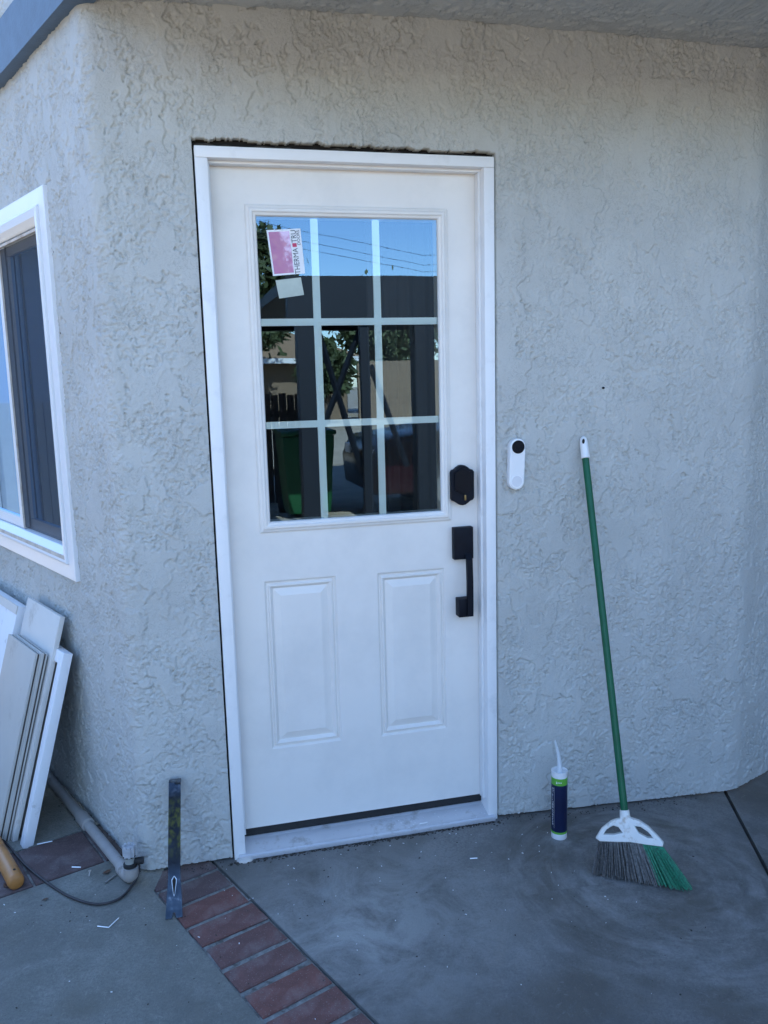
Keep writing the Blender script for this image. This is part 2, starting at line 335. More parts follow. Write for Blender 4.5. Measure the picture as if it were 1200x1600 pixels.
# ------------------------------------------------------------------ numpy noise for the stucco relief
def perlin(x, y, seed):
    rs = np.random.RandomState(seed); perm = rs.permutation(4096); ang = rs.rand(4096) * 2 * np.pi
    gx, gy = np.cos(ang), np.sin(ang)
    xi = np.floor(x).astype(np.int64); yi = np.floor(y).astype(np.int64); xf = x - xi; yf = y - yi
    def gr(a, b, dx, dy):
        h = perm[(perm[a & 4095] + b) & 4095]; return gx[h] * dx + gy[h] * dy
    u = xf * xf * xf * (xf * (xf * 6 - 15) + 10); v = yf * yf * yf * (yf * (yf * 6 - 15) + 10)
    a = gr(xi, yi, xf, yf); b = gr(xi + 1, yi, xf - 1, yf); c = gr(xi, yi + 1, xf, yf - 1); d = gr(xi + 1, yi + 1, xf - 1, yf - 1)
    return 1.6 * ((a * (1 - u) + b * u) * (1 - v) + (c * (1 - u) + d * u) * v)
def fbm(x, y, seed, o=3):
    s = 0; a = 1; t = 0
    for i in range(o): s = s + a * perlin(x * 2 ** i, y * 2 ** i, seed + i); t += a; a *= 0.55
    return s / t
def sst(a, b, x):
    t = np.clip((x - a) / (b - a), 0, 1); return t * t * (3 - 2 * t)
def stucco_h(u, v, seed=0, amp=1.0):
    u = u + 20; v = v + 20
    wx = u + 0.010 * perlin(u * 28, v * 28, seed + 1) + 0.004 * perlin(u * 90, v * 90, seed + 2)
    wy = v + 0.010 * perlin(u * 28, v * 28, seed + 3) + 0.004 * perlin(u * 90, v * 90, seed + 4)
    M1 = sst(-0.34, 0.10, fbm(wx * 5, wy * 3.6, seed + 5, 3))              # where the dash coat is rough
    st = fbm(wx * 105, wy * 95, seed + 9, 2)
    la = fbm(wx * 37, wy * 31, seed + 11, 4)                                  # lace: torn flakes standing on the base coat
    sel = sst(-0.10, 0.12, fbm(wx * 15, wy * 12, seed + 13, 2))                # some of the edges are lifted more
    gr = np.exp(-((la - 0.02) / 0.020) ** 2)
    lb = fbm(wx * 64, wy * 56, seed + 60, 3); gr2 = np.exp(-((lb - 0.0) / 0.034) ** 2)
    lace = (0.8 * sst(0.03, 0.05, la) - 1.7 * gr) * (0.35 + 0.65 * sel) + (0.55 * sst(0.02, 0.05, lb) - 0.9 * gr2) * (1 - 0.6 * sel)
    pl = fbm(wx * 9, wy * 6.0, seed + 15, 4); P = sst(0.16, 0.172, pl)         # smooth trowelled plateaus with torn edges
    pl2 = fbm(wx * 22, wy * 16, seed + 20, 3); P2 = sst(0.22, 0.235, pl2) * (1 - P)
    h = (0.0036 * lace + 0.0016 * np.clip(st * 1.6, -1, 1)) * (0.10 + 0.90 * M1)
    h = h * (1 - 0.95 * P) * (1 - 0.85 * P2) + 0.0034 * P + 0.0026 * P2 - 0.0050 * np.exp(-((pl - 0.148) / 0.011) ** 2) * sst(-0.1, 0.1, st + fbm(wx * 12, wy * 12, seed + 50, 1))
    # trowel drags: one-sided ridges
    dr = fbm(wx * 7 + 50, wy * 3.2, seed + 25, 2); saw = (dr * 5) % 1.0
    h = h + 0.0013 * sst(0.72, 0.99, saw) * sst(0.0, 0.3, fbm(u * 3, v * 3, seed + 30, 1))
    h = h + 0.0025 * perlin(u * 2.2, v * 2.2, seed + 33)
    return h * amp

# ------------------------------------------------------------------ geometry of the walls
CX = -0.2634859; AL = 1.1389419; CR = 1.744; BE = R_(25.8)
nl = Vector((-math.sin(AL), -math.cos(AL), 0)); dl = Vector((-math.cos(AL), math.sin(AL), 0)); OL = Vector((CX, 0, 0))
def LW(s, o, z): p = OL + dl * s + nl * o; return (p.x, p.y, z)       # left wall: along, out, up
def floor_z(x): return -0.05 * max(0.0, x - 0.85)

house = root('stucco_house', 'grey beige stucco house wall with angled corners around the white door', 'house')
cols = []   # (t, px, py, nx, ny)
r1 = 0.045; T1 = r1 * math.tan(AL / 2)
for s in np.concatenate([np.linspace(4.6, 1.66, 8), np.arange(1.6, 1.3, -0.03), np.arange(1.3, T1, -0.0029)]):
    p = OL + dl * float(s); cols.append((-s, p.x, p.y, nl.x, nl.y))
c1 = (CX + T1, r1); a0 = math.atan2(nl.y, nl.x)
if a0 > 0: a0 -= 2 * math.pi
n1 = 13
for i in range(n1 + 1):
    a = a0 + (-math.pi / 2 - a0) * i / n1
    cols.append((-T1 + (T1 + T1) * i / n1, c1[0] + r1 * math.cos(a), c1[1] + r1 * math.sin(a), math.cos(a), math.sin(a)))
r2 = 0.16; T2 = r2 * math.tan(BE / 2)
for x in np.arange(CX + T1 + 0.0029, CR - T2, 0.0029): cols.append((x - CX, x, 0, 0, -1))
c2 = (CR - T2, r2)
for i in range(1, 21):
    a = -math.pi / 2 + BE * i / 20
    cols.append((CR - T2 - CX + r2 * BE * i / 20, c2[0] + r2 * math.cos(a), c2[1] + r2 * math.sin(a), math.cos(a), math.sin(a)))
e0 = Vector(cols[-1][1:3]); t0 = cols[-1][0]
for s in np.concatenate([np.arange(0.0029, 0.34, 0.0029), np.linspace(0.36, 2.9, 12)]):
    cols.append((t0 + s, e0.x + s * math.cos(BE), e0.y + s * math.sin(BE), math.sin(BE), -math.cos(BE)))
A_ = np.array(cols, float); nc = len(cols)
zt = np.concatenate([np.arange(0.0, 2.62, 0.0029), [2.66, 2.75, 2.95, 3.15]]); nr = len(zt)
t_ = A_[:, 0][:, None] + zt[None, :] * 0; zz = zt[None, :] + t_ * 0
zb = 0.008 - 0.05 * np.clip(A_[:, 1] - 0.85, 0, None); zb = np.maximum(zb, -0.06)
hgt = stucco_h(t_, zz, 3)
hgt = hgt * np.where(np.gradient(A_[:, 0]) > 0.006, 0.0, 1.0)[:, None]
Z = zb[:, None] * (1 - zz / zt[-1]) + zz
PX = A_[:, 1][:, None] + hgt * A_[:, 3][:, None]; PY = A_[:, 2][:, None] + hgt * A_[:, 4][:, None]
V = np.stack([PX, PY, Z], -1).reshape(-1, 3)
WN = (0.395, 1.56, 0.85, 1.985)                # window opening (s0, s1, z0, z1)
tc_ = 0.5 * (A_[:-1, 0] + A_[1:, 0])[:, None]; xc = 0.5 * (A_[:-1, 1] + A_[1:, 1])[:, None] + 0 * zt[None, :-1]
zc = 0.5 * (Z[:-1, :-1] + Z[1:, 1:])
top = 2.0815 - 0.008 * xc + 0.0055 * perlin(xc * 31, xc * 0 + 3.3, 91) + 0.002 * perlin(xc * 110, xc * 0 + 7.7, 92)
side = 0.0045 + 0 * zc
hole = (xc > -side) & (xc < 0.851 + side + 0.004) & (zc < top) & (tc_ > 0)
hole |= (-tc_ > WN[0]) & (-tc_ < WN[1]) & (zc > WN[2]) & (zc < WN[3])
idx = np.arange(nc * nr).reshape(nc, nr)
keep = ~hole
ci, ri = np.nonzero(keep)
F = np.stack([idx[ci, ri], idx[ci + 1, ri], idx[ci + 1, ri + 1], idx[ci, ri + 1]], 1)
# returns of the openings, 35 mm deep
extra_v = []; extra_f = []; deep = {}
def dv(i):
    if i not in deep:
        c = i // nr; deep[i] = nc * nr + len(extra_v)
        extra_v.append((V[i, 0] - 0.035 * A_[c, 3], V[i, 1] - 0.035 * A_[c, 4], V[i, 2]))
    return deep[i]
hp = np.pad(hole, 1)
for c, r in zip(*np.nonzero(hole)):
    for dc, dr_, a, b in ((-1, 0, (c, r + 1), (c, r)), (1, 0, (c + 1, r), (c + 1, r + 1)), (0, -1, (c, r), (c + 1, r)), (0, 1, (c + 1, r + 1), (c, r + 1))):
        if not hp[c + 1 + dc, r + 1 + dr_] and 0 <= c + dc < nc - 1 and 0 <= r + dr_ < nr - 1:
            ia, ib = int(idx[a]), int(idx[b]); extra_f.append((ia, ib, dv(ib), dv(ia)))
VV = np.vstack([V, np.array(extra_v)]); FF = np.vstack([F, np.array(extra_f)])
def grid_mesh(VV, FF, smooth=True):
    me = bpy.data.meshes.new('m'); me.vertices.add(len(VV)); me.vertices.foreach_set('co', VV.astype(np.float32).ravel())
    me.loops.add(len(FF) * 4); me.loops.foreach_set('vertex_index', FF.astype(np.int32).ravel())
    me.polygons.add(len(FF)); me.polygons.foreach_set('loop_start', np.arange(0, len(FF) * 4, 4, dtype=np.int32))
    me.update(calc_edges=True); me.validate()
    if smooth: me.shade_smooth()
    return me
link('wall', grid_mesh(VV, FF, False), M['stucco'], house)
print('wall faces', len(FF))
# soffit over the door wall: coarse stucco, a little pitched, rising past the right-hand corner
xs = np.concatenate([[-0.29], np.arange(-0.285, 2.35, 0.0045), [2.8, 4.6]]); ys = np.concatenate([np.arange(-0.85, -0.22, 0.03), np.arange(-0.22, 0.16, 0.0045), [0.5, 1.5]])
X, Y = np.meshgrid(xs, ys, indexing='ij')
SZ = 2.408 + 0.035 * np.exp(-((X - 0.75) / 0.9) ** 2) * 0.4 - 0.02 * np.clip(-X + 0.1, 0, 0.5) + 0.24 * np.clip(X - 1.72, 0, 0.6) - 0.06 * np.clip(-Y, 0, 1)
SZ = SZ - 1.3 * stucco_h(X * 0.9, Y * 1.2, 77)
SV = np.stack([X, Y, SZ], -1).reshape(-1, 3); ii = np.arange(len(xs) * len(ys)).reshape(len(xs), len(ys))
# clip the soffit to the outside of the left wall line
cxm = (X[:-1, :-1] + X[1:, 1:]) / 2; cym = (Y[:-1, :-1] + Y[1:, 1:]) / 2
k = ((cxm - CX) * nl.x + cym * nl.y) < 0.075
ci, ri = np.nonzero(k)
SF = np.stack([ii[ci, ri], ii[ci, ri + 1], ii[ci + 1, ri + 1], ii[ci + 1, ri]], 1)
link('soffit', grid_mesh(SV, SF), M['stucco'], house)
# blue trim board along the top of the left wall, running past the corner
bm = bmesh.new(); box(bm, -0.10, 4.6, -0.03, 0.038, 2.392, 2.532, f=lambda c: LW(c.x, c.y, c.z - 0.030 * c.x))
link('trim_board', mesh(bm), M['bluetrim'], house)
# fascia board at the eave of the door wall
bm = bmesh.new(); box(bm, -0.26, 4.6, -0.89, -0.85, 2.31, 2.50)
link('fascia', mesh(bm), M['bluetrim'], house)
# footprint, unseen wing added to block sky from the right, and the roof above
foot = [LW(4.6, 0, 0)[:2], (CX, 0), (CR, 0), (CR + 2.9 * math.cos(BE), 2.9 * math.sin(BE)), (4.37, -3.6), (10, -3.6), (10, 9), LW(4.6, 0, 0)[:1] + (9,)]
wing = bmesh.new(); box(wing, 4.37, 10, -3.6, 9, -0.1, 2.75)  # out of view, added to darken the right-hand side
link('added_wing', mesh(wing), M['stucco'], house)
bm = bmesh.new()
ev = [(LW(4.6, 0.04, 0)[0], LW(4.6, 0.04, 0)[1], 3.2), (LW(0.02, 0.04, 0)[0], LW(0.02, 0.04, 0)[1], 3.2), (-0.28, -0.93, 2.51), (4.3, -0.93, 2.51), (4.3, -4.1, 2.53), (10.5, -4.1, 2.53), (10.5, 9.5, 2.6), (-2.2, 9.5, 2.6)]
vs = [bm.verts.new(p) for p in ev]; lo = [bm.verts.new((p[0], p[1], p[2] - 0.08)) for p in ev]
ap = bm.verts.new((4.8, 4.2, 4.1))
for i in range(8):
    j = (i + 1) % 8; bm.faces.new((vs[i], vs[j], ap)); bm.faces.new((vs[i], vs[j], lo[j], lo[i]))
link('roof', mesh(bm), M['shingle_ours'], house)
# dark rooms behind the glass
def room(name, pts, z0, z1, openq, mat, parent):
    """walls of an interior seen through glass; edge index openq stays open"""
    bm = bmesh.new(); b = [bm.verts.new((*p, z0)) for p in pts]; t = [bm.verts.new((*p, z1)) for p in pts]; n = len(pts)
    for i in range(n):
        if i != openq: bm.faces.new((b[i], b[(i + 1) % n], t[(i + 1) % n], t[i]))
    bm.faces.new(b); bm.faces.new(t[::-1]); return link(name, mesh(bm), mat, parent)
room('room', [(0.03, 0.125), (0.82, 0.125), (1.7, 0.3), (1.7, 3.2), (0.03, 3.2), (0.03, 1)], 0.02, 2.35, 0, M['interior'], house)
p = [LW(0.42, -0.115, 0)[:2], LW(1.54, -0.115, 0)[:2], LW(1.9, -1.6, 0)[:2], LW(0.95, -0.9, 0)[:2], LW(0.6, -0.5, 0)[:2]]
room('room', p, 0.5, 2.3, 0, M['interior'], house)

# ------------------------------------------------------------------ ground
def poly_slab(name, pts, z1, z0, mat, label=None, parent=None, kind='structure', drop=True, jit=0.0, bev=0.0, dz=0):
    bm = bmesh.new(); vs = [bm.verts.new((x, y, z1)) for x, y in pts]; f = bm.faces.new(vs)
    r = bmesh.ops.extrude_face_region(bm, geom=[f]); vv = [e for e in r['geom'] if isinstance(e, bmesh.types.BMVert)]
    for v in vv: v.co.z = z0
    if bev:
        bmesh.ops.bevel(bm, geom=[e for e in bm.edges if abs(e.verts[0].co.z - z1) < 1e-6 and abs(e.verts[1].co.z - z1) < 1e-6], offset=bev, segments=2, affect='EDGES', profile=0.5)
    if drop:
        bmesh.ops.bisect_plane(bm, geom=bm.verts[:] + bm.edges[:] + bm.faces[:], plane_co=(0.85, 0, 0), plane_no=(1, 0, 0))
        bmesh.ops.bisect_plane(bm, geom=bm.verts[:] + bm.edges[:] + bm.faces[:], plane_co=(2.85, 0, 0), plane_no=(1, 0, 0))
        for v in bm.verts: v.co.z += max(floor_z(v.co.x), -0.10)
    return link(name, mesh(bm), mat, parent, kind=kind, label=label)
bm = bmesh.new(); bmesh.ops.create_grid(bm, x_segments=2, y_segments=2, size=150)
for v in bm.verts: v.co.z = -0.16
link('ground', mesh(bm), M['driveway'], None, kind='structure')
# dirt bed under the patio slabs, seen only in the joints
poly_slab('patio_bed', [(-4.2, -3.4), (4.3, -3.4), (4.3, 3.0), (-4.2, 3.0)], -0.055, -0.19, M['soil'])
uD = Vector((0.3845, -0.9231)); nD = Vector((0.9231, 0.3845))     # direction of the brick band, and across it
def BD(u, n): p = uD * u + nD * n; return (p.x, p.y)
# band runs between n = -0.256 and n = -0.057
ub = 3.55
jl = Vector((1.679, -0.083)); jd = Vector((-0.386, -0.922))
def JT(s, off): p = jl + jd * s + Vector((0.922, -0.386)) * off; return (p.x, p.y)
# the joint runs in to meet the brick band, so the door slab is a wedge
k_ = (Vector(JT(0, 0)) - Vector(BD(0, -0.0545))); dn = jd.dot(nD); sI = -k_.dot(nD) / dn
poly_slab('patio_slab', [BD(-0.5, -0.0545), JT(sI - 0.012, -0.006), JT(-0.6, -0.006)], 0, -0.05, M['concrete'])
eb = BD(3.45, -0.050)
poly_slab('patio_slab', [JT(-0.6, 0.006), JT(sI - 0.006, 0.006), (eb[0], eb[1]), (4.2, -3.35), (4.2, 1.4)], 0, -0.05, M['concrete'])
# left-hand slabs either side of the paver row
d2 = Vector((0.93, 0.3676)); n2 = Vector((-0.3676, 0.93))
def PV(u, n): p = d2 * u + n2 * n; return (p.x, p.y)
poly_slab('patio_slab', [PV(-4.2, 0.232), PV(-0.08, 0.232), BD(0.0, -0.2575), BD(3.45, -0.2575), (-4.0, -3.35)], 0, -0.05, M['concrete_left'])
poly_slab('patio_slab', [PV(-4.2, 0.470), PV(0.15, 0.470), (-0.55, 3.0), (-4.2, 3.0)], 0, -0.05, M['concrete_left'])
# brick band
band = root('brick_band', 'band of dusty red bricks set between the two patio slabs', 'paving', BD(1.7, -0.156) + (0,))
bed = poly_slab('mortar', [BD(-0.14, -0.254), BD(3.5, -0.254), BD(3.5, -0.058), BD(-0.14, -0.058)], -0.0055, -0.05, M['mortar'], parent=band, kind=None, drop=False)
def brick_mesh(L, W, H, seed):
    rnd = random.Random(seed); bm = bmesh.new(); box(bm, -L / 2, L / 2, -W / 2, W / 2, -H, 0)
    for v in bm.verts: v.co.x += rnd.uniform(-0.004, 0.002); v.co.y += rnd.uniform(-0.003, 0.003)
    bmesh.ops.bevel(bm, geom=[e for e in bm.edges if e.verts[0].co.z > -0.001 and e.verts[1].co.z > -0.001], offset=0.0035, segments=1, affect='EDGES')
    me = mesh(bm); me.materials.append(M['brick']); return me
bmz = [brick_mesh(0.188, 0.086, 0.04, i) for i in range(5)]
joints = [-0.092, 0.012, 0.114, 0.219, 0.321, 0.426, 0.533, 0.640]
while joints[-1] < 3.4: joints.append(joints[-1] + 0.1045)
for i, (a, b) in enumerate(zip(joints, joints[1:])):
    o = bpy.data.objects.new('brick', bmz[i % 5]); COL.objects.link(o); o.parent = band
    c = BD((a + b) / 2, -0.156 + random.uniform(-0.002, 0.002)); o.location = Vector((c[0], c[1], 0.001 + random.uniform(-0.0012, 0.0012))) - Vector(band.location)
    o.rotation_euler = (random.uniform(-0.006, 0.006), random.uniform(-0.006, 0.006), math.atan2(nD.y, nD.x) + random.uniform(-0.01, 0.01) + math.pi * (i % 2))
# paver row to the left
prow = root('paver_row', 'row of dusty dark red square pavers beside the pipe by the left wall', 'paving', PV(-1.5, 0.351) + (0,))
poly_slab('mortar', [PV(-4.1, 0.238), PV(-0.085, 0.238), PV(0.1, 0.465), PV(-4.1, 0.465)], -0.005, -0.05, M['mortar'], parent=prow, kind=None, drop=False)
bm = bmesh.new(); box(bm, -0.1, 0.1, -0.1105, 0.1105, -0.04, 0)
bmesh.ops.bevel(bm, geom=[e for e in bm.edges if e.verts[0].co.z > -0.001 and e.verts[1].co.z > -0.001], offset=0.003, segments=1, affect='EDGES')
pm = mesh(bm); pm.materials.append(M['paver'])
for i in range(19):
    o = bpy.data.objects.new('paver', pm); COL.objects.link(o); o.parent = prow
    u = -0.214 - 0.207 * i; c = PV(u, 0.3515); o.location = Vector((c[0], c[1], 0.0005 + random.uniform(-0.001, 0.001))) - Vector(prow.location)
    o.rotation_euler = (0, 0, math.atan2(d2.y, d2.x) + random.uniform(-0.006, 0.006))

# ------------------------------------------------------------------ front door
door = root('front_door', 'white front door with nine-pane window and black handle in white frame', 'door', (0.4255, 0.06, 0))
YS = 0.056     # face of the slab
x0, x1, zlo, zhi = 0.022, 0.829, 0.062, 2.024
LT = (0.131, 0.725, 0.991, 1.924); PN = [(0.135, 0.3545, 0.311, 0.843), (0.483, 0.7025, 0.307, 0.840)]
bm = bmesh.new()
xsn = sorted({x0, x1, LT[0], LT[1], PN[0][0], PN[0][1], PN[1][0], PN[1][1]}); zsn = sorted({zlo, zhi, LT[2], LT[3], PN[0][2], PN[0][3], PN[1][2], PN[1][3]})
def inr(x, z, r): return r[0] < x < r[1] and r[2] < z < r[3]
vd = {}
def gv(x, z):
    if (x, z) not in vd: vd[(x, z)] = bm.verts.new((x, YS, z))
    return vd[(x, z)]
for a, b in zip(xsn, xsn[1:]):
    for c, d in zip(zsn, zsn[1:]):
        if not any(inr((a + b) / 2, (c + d) / 2, r) for r in [LT] + PN): bm.faces.new((gv(a, c), gv(b, c), gv(b, d), gv(a, d)))
# edges of the slab and inner edges of the light
for (a, b) in (((x0, zlo), (x1, zlo)), ((x1, zlo), (x1, zhi)), ((x1, zhi), (x0, zhi)), ((x0, zhi), (x0, zlo))):
    q = [bm.verts.new((a[0], YS, a[1])), bm.verts.new((b[0], YS, b[1])), bm.verts.new((b[0], YS + 0.044, b[1])), bm.verts.new((a[0], YS + 0.044, a[1]))]; bm.faces.new(q)
slab = link('door_slab', face_mesh(bm), M['door'], door)
for r in PN:
    bm = rings(*r, [(0, YS), (0.002, YS + 0.0015), (0.006, YS + 0.0065), (0.010, YS + 0.0068), (0.0135, YS + 0.0015), (0.017, YS + 0.0008), (0.0215, YS + 0.0055), (0.026, YS + 0.0105), (0.047, YS + 0.0030), (0.049, YS + 0.0024)])
    link('raised_panel', face_mesh(bm), M['door'], slab)
bm = rings(*LT, [(0, YS), (0.0005, YS - 0.005), (0.004, YS - 0.0075), (0.008, YS - 0.0085), (0.0105, YS - 0.0105), (0.013, YS - 0.0125), (0.019, YS - 0.0125), (0.021, YS - 0.0105), (0.0225, YS - 0.0085), (0.0285, YS - 0.0065), (0.031, YS - 0.002), (0.032, YS + 0.004), (0.032, YS + 0.038)], cap=False)
link('window_surround', face_mesh(bm), M['door'], slab)
GL = (LT[0] + 0.030, LT[1] - 0.030, LT[2] + 0.032, LT[3] - 0.034)
bm = bmesh.new(); bm.faces.new([bm.verts.new(q) for q in ((GL[0] - 0.002, YS + 0.002, GL[2] - 0.002), (GL[1] + 0.002, YS + 0.002, GL[2] - 0.002), (GL[1] + 0.002, YS + 0.002, GL[3] + 0.002), (GL[0] - 0.002, YS + 0.002, GL[3] + 0.002))])
link('glass', face_mesh(bm), M['glass'], slab)
for xm in (0.328, 0.5095): bbox('muntin', M['grid'], slab, xm - 0.0108, xm + 0.0108, YS + 0.0105, YS + 0.0165, GL[2] - 0.001, GL[3] + 0.001)
for zm in (1.6015, 1.306):
    for a, b in ((GL[0] - 0.001, 0.328 - 0.0108), (0.328 + 0.0108, 0.5095 - 0.0108), (0.5095 + 0.0108, GL[1] + 0.001)):
        bbox('muntin', M['grid'], slab, a, b, YS + 0.011, YS + 0.016, zm - 0.0102, zm + 0.0102)
bbox('door_sweep', M['black_soft'], door, x0 + 0.001, x1 - 0.001, YS + 0.003, YS + 0.04, 0.036, 0.0615)
# frame: jambs, head, stops
def jamb(name, *a, **k): return bbox(name, M['frame'], door, *a, bev=0.0015, **k)
FY = -0.006
jl_ = jamb('door_jamb', 0.0, 0.0335, FY, 0.11, 0.0, 2.030)
jr_ = jamb('door_jamb', 0.8195, 0.851, FY, 0.11, -0.002, 2.030)
hd = jamb('door_head', 0.0, 0.851, FY, 0.11, 2.0305, 2.060)
bbox('door_stop', M['frame'], door, 0.8125, 0.8192, 0.024, YS - 0.001, 0.06, 2.0225, bev=0.001)
bbox('door_stop', M['frame'], door, 0.0338, 0.0395, 0.024, YS - 0.001, 0.06, 2.0225, bev=0.001)
bbox('door_stop', M['frame'], door, 0.0338, 0.8192, 0.024, YS - 0.001, 2.023, 2.0302, bev=0.001)
# back of the opening, black
bm = bmesh.new(); box(bm, -0.06, 0.0, 0.030, 0.12, 0, 2.14); box(bm, 0.8512, 0.92, 0.030, 0.12, -0.05, 2.14); box(bm, 0.0002, 0.851, 0.028, 0.12, 2.0602, 2.14)
link('rough_opening', mesh(bm), M['dark'], house)
# torn black building paper in the gap over the head
bm = bmesh.new(); rn = random.Random(4); pr = None
for i in range(90):
    x = 0.002 + 0.847 * i / 89; h_ = 2.0605 + 0.004 + 0.003 * rn.random() + 0.003 * math.sin(x * 37) + 0.002 * math.sin(x * 83); y = 0.008 + 0.005 * rn.random()
    q = (bm.verts.new((x, 0.002, 2.0602)), bm.verts.new((x, y, h_)), bm.verts.new((x, 0.028, h_ - 0.002)))
    if pr: bm.faces.new((pr[0], q[0], q[1], pr[1])); bm.faces.new((pr[1], q[1], q[2], pr[2]))
    pr = q
link('torn_paper', mesh(bm), M['soil'], house)
# aluminium threshold
bm = bmesh.new(); prof = [(-0.016, 0.004), (-0.016, 0.014), (-0.013, 0.0165), (-0.004, 0.0175), (0.05, 0.030), (0.06, 0.034), (0.115, 0.034), (0.115, 0.0)]
A2 = [bm.verts.new((0.0125, y, z)) for y, z in prof]; B2 = [bm.verts.new((0.8385, y, z)) for y, z in prof]
for i in range(len(prof)): j = (i + 1) % len(prof); bm.faces.new((A2[i], A2[j], B2[j], B2[i]))
bm.faces.new(A2[::-1]); bm.faces.new(B2)
# the threshold sits between and laps just under the jamb feet
link('threshold', mesh(bm), M['alu'], door)
bbox('threshold_lip', M['alu'], door, 0.012, 0.839, -0.0205, -0.0162, 0.002, 0.0145, bev=0.001)
# crumbled gap under the threshold
bm = bmesh.new(); rn = random.Random(9)
for i in range(420):
    x = rn.uniform(-0.02, 0.85); y = -0.021 - abs(rn.gauss(0, 0.007)); r = rn.uniform(0.001, 0.0035)
    q = bmesh.ops.create_icosphere(bm, subdivisions=1, radius=r)['verts']
    for v in q: v.co = Vector((x, y, r * 0.4)) + Vector((v.co.x * 1.4, v.co.y, v.co.z * rn.uniform(0.5, 1)))
link('crumbled_mortar', mesh(bm), M['soil'], None, kind='stuff')
bm = bmesh.new(); q = bmesh.ops.create_uvsphere(bm, u_segments=14, v_segments=8, radius=1)['verts']
for v in q: v.co = Vector((0.030 + v.co.x * 0.026, -0.014 + v.co.y * 0.020, 0.001 + max(v.co.z, -0.2) * 0.010))
link('caulk_blob', mesh(bm, True), M['caulk'], None, label='pale caulk blob at the foot of the left door jamb', cat='caulk')
# deadbolt keypad
def SH(x, y, z): return (x, YS - 0.012 - z, y)
cxk, zk = 0.758, 1.101
out = [(-0.038, -0.040), (-0.034, -0.045), (-0.026, -0.047), (-0.018, -0.053), (-0.009, -0.0585), (0, -0.060), (0.009, -0.0585), (0.018, -0.053), (0.026, -0.047), (0.034, -0.045), (0.038, -0.040),
       (0.038, 0.040), (0.034, 0.045), (0.026, 0.047), (0.018, 0.053), (0.009, 0.0585), (0, 0.060), (-0.009, 0.0585), (-0.018, 0.053), (-0.026, 0.047), (-0.034, 0.045), (-0.038, 0.040)]
db = link('deadbolt', prism([[(cxk + a * 0.92, zk + b) for a, b in out]], 0.018, SH, 0.0025), M['black'], door)
link('keypad', prism([[(cxk + a * 0.68, zk + 0.014 + b * 0.62) for a, b in out]], 0.006, lambda x, y, z: (x, YS - 0.0255 - z, y), 0.001), M['lens'], db)
bm = bmesh.new()
for a, b, rr in ((0.004, -0.030, 0.0),): box(bm, cxk + 0.003, cxk + 0.009, YS - 0.030, YS - 0.022, zk - 0.047, zk - 0.030, bev=0.002)
link('keyhole', mesh(bm, True, 40), M['brass'], db)
# grip handle
hs = bbox('handle', M['black'], door, 0.727, 0.791, YS - 0.024, YS + 0.0005, 0.867, 0.969, bev=0.003)
bm = bmesh.new(); cb = Vector((0.771, YS - 0.045, 0))
def gp(z0, z1, y0, y1): box(bm, 0.7625, 0.7825, y0, y1, z0, z1)
pts = [(YS - 0.020, 0.885), (YS - 0.036, 0.868), (YS - 0.040, 0.80), (YS - 0.040, 0.72), (YS - 0.038, 0.686)]
wv = []
for y, z in pts: wv.append([bm.verts.new(q) for q in ((0.7625, y - 0.005, z), (0.7815, y - 0.005, z), (0.7815, y + 0.007, z), (0.7625, y + 0.007, z))])
for A, B in zip(wv, wv[1:]):
    for j in range(4): bm.faces.new((A[j], A[(j + 1) % 4], B[(j + 1) % 4], B[j]))
bm.faces.new(wv[0][::-1]); bm.faces.new(wv[-1])
link('grip', mesh(bm), M['black'], hs)
bbox('foot_plate', M['black'], hs, 0.7370, 0.7822, YS - 0.036, YS + 0.0005, 0.6835, 0.7420, bev=0.002)
# sticker sheets on the glass
GY = YS + 0.0005
def quad(c0, c1, c2, c3, y, th=0.0006):
    bm = bmesh.new(); f = [bm.verts.new((c[0], y, c[1])) for c in (c0, c1, c2, c3)]; b = [bm.verts.new((c[0], y + th, c[1])) for c in (c0, c1, c2, c3)]
    bm.faces.new(f); bm.faces.new(b[::-1])
    for i in range(4): bm.faces.new((f[i], b[i], b[(i + 1) % 4], f[(i + 1) % 4]))
    return mesh(bm)
st = root('door_sticker', 'white and pink printed sticker in the top left pane of the door', 'sticker', (0.24, GY, 1.795))
TL, TR, BR, BL = [Vector(p) for p in ((0.1900, 1.8555), (0.2865, 1.8615), (0.2955, 1.7375), (0.2030, 1.7300))]
def ST(u, v):  # u 0..1 across, v 0..1 down
    return (TL * (1 - u) + TR * u) * (1 - v) + (BL * (1 - u) + BR * u) * v
link('sheet', quad(ST(0, 0), ST(1, 0), ST(1, 1), ST(0, 1), GY), M['sticker_white'], st)
link('pink_panel', quad(ST(0.05, 0.045), ST(0.66, 0.045), ST(0.66, 0.96), ST(0.05, 0.96), GY - 0.0004, 0.0003), M['sticker_pink'], st)
def STX(u0, v0):    # text running upwards on the sheet
    c = ST(u0, v0); ax = (ST(u0, v0 - 0.1) - c).normalized(); ay = Vector((-ax.y, ax.x))
    return lambda x, y, z: (c.x + ax.x * x + ay.x * y, GY - 0.0005 - z, c.y + ax.y * x + ay.y * y)
link('lettering', text_mesh('THERMA', 0.0215, 0.0003, STX(0.785, 0.712), sx=0.86), M['sticker_ink'], st)
link('lettering', text_mesh('TRU', 0.0215, 0.0003, STX(0.785, 0.165), sx=0.86), M['sticker_ink'], st)
link('lettering', text_mesh('DOORS', 0.0125, 0.0003, STX(0.915, 0.20), sx=0.95), M['sticker_ink'], st)
link('red_mark', quad(ST(0.71, 0.315), ST(0.84, 0.315), ST(0.84, 0.40), ST(0.71, 0.40), GY - 0.0004, 0.0003), M['sticker_red'], st)
TL, TR, BR, BL = [Vector(p) for p in ((0.2095, 1.7180), (0.2825, 1.7265), (0.2900, 1.6775), (0.2180, 1.6675))]
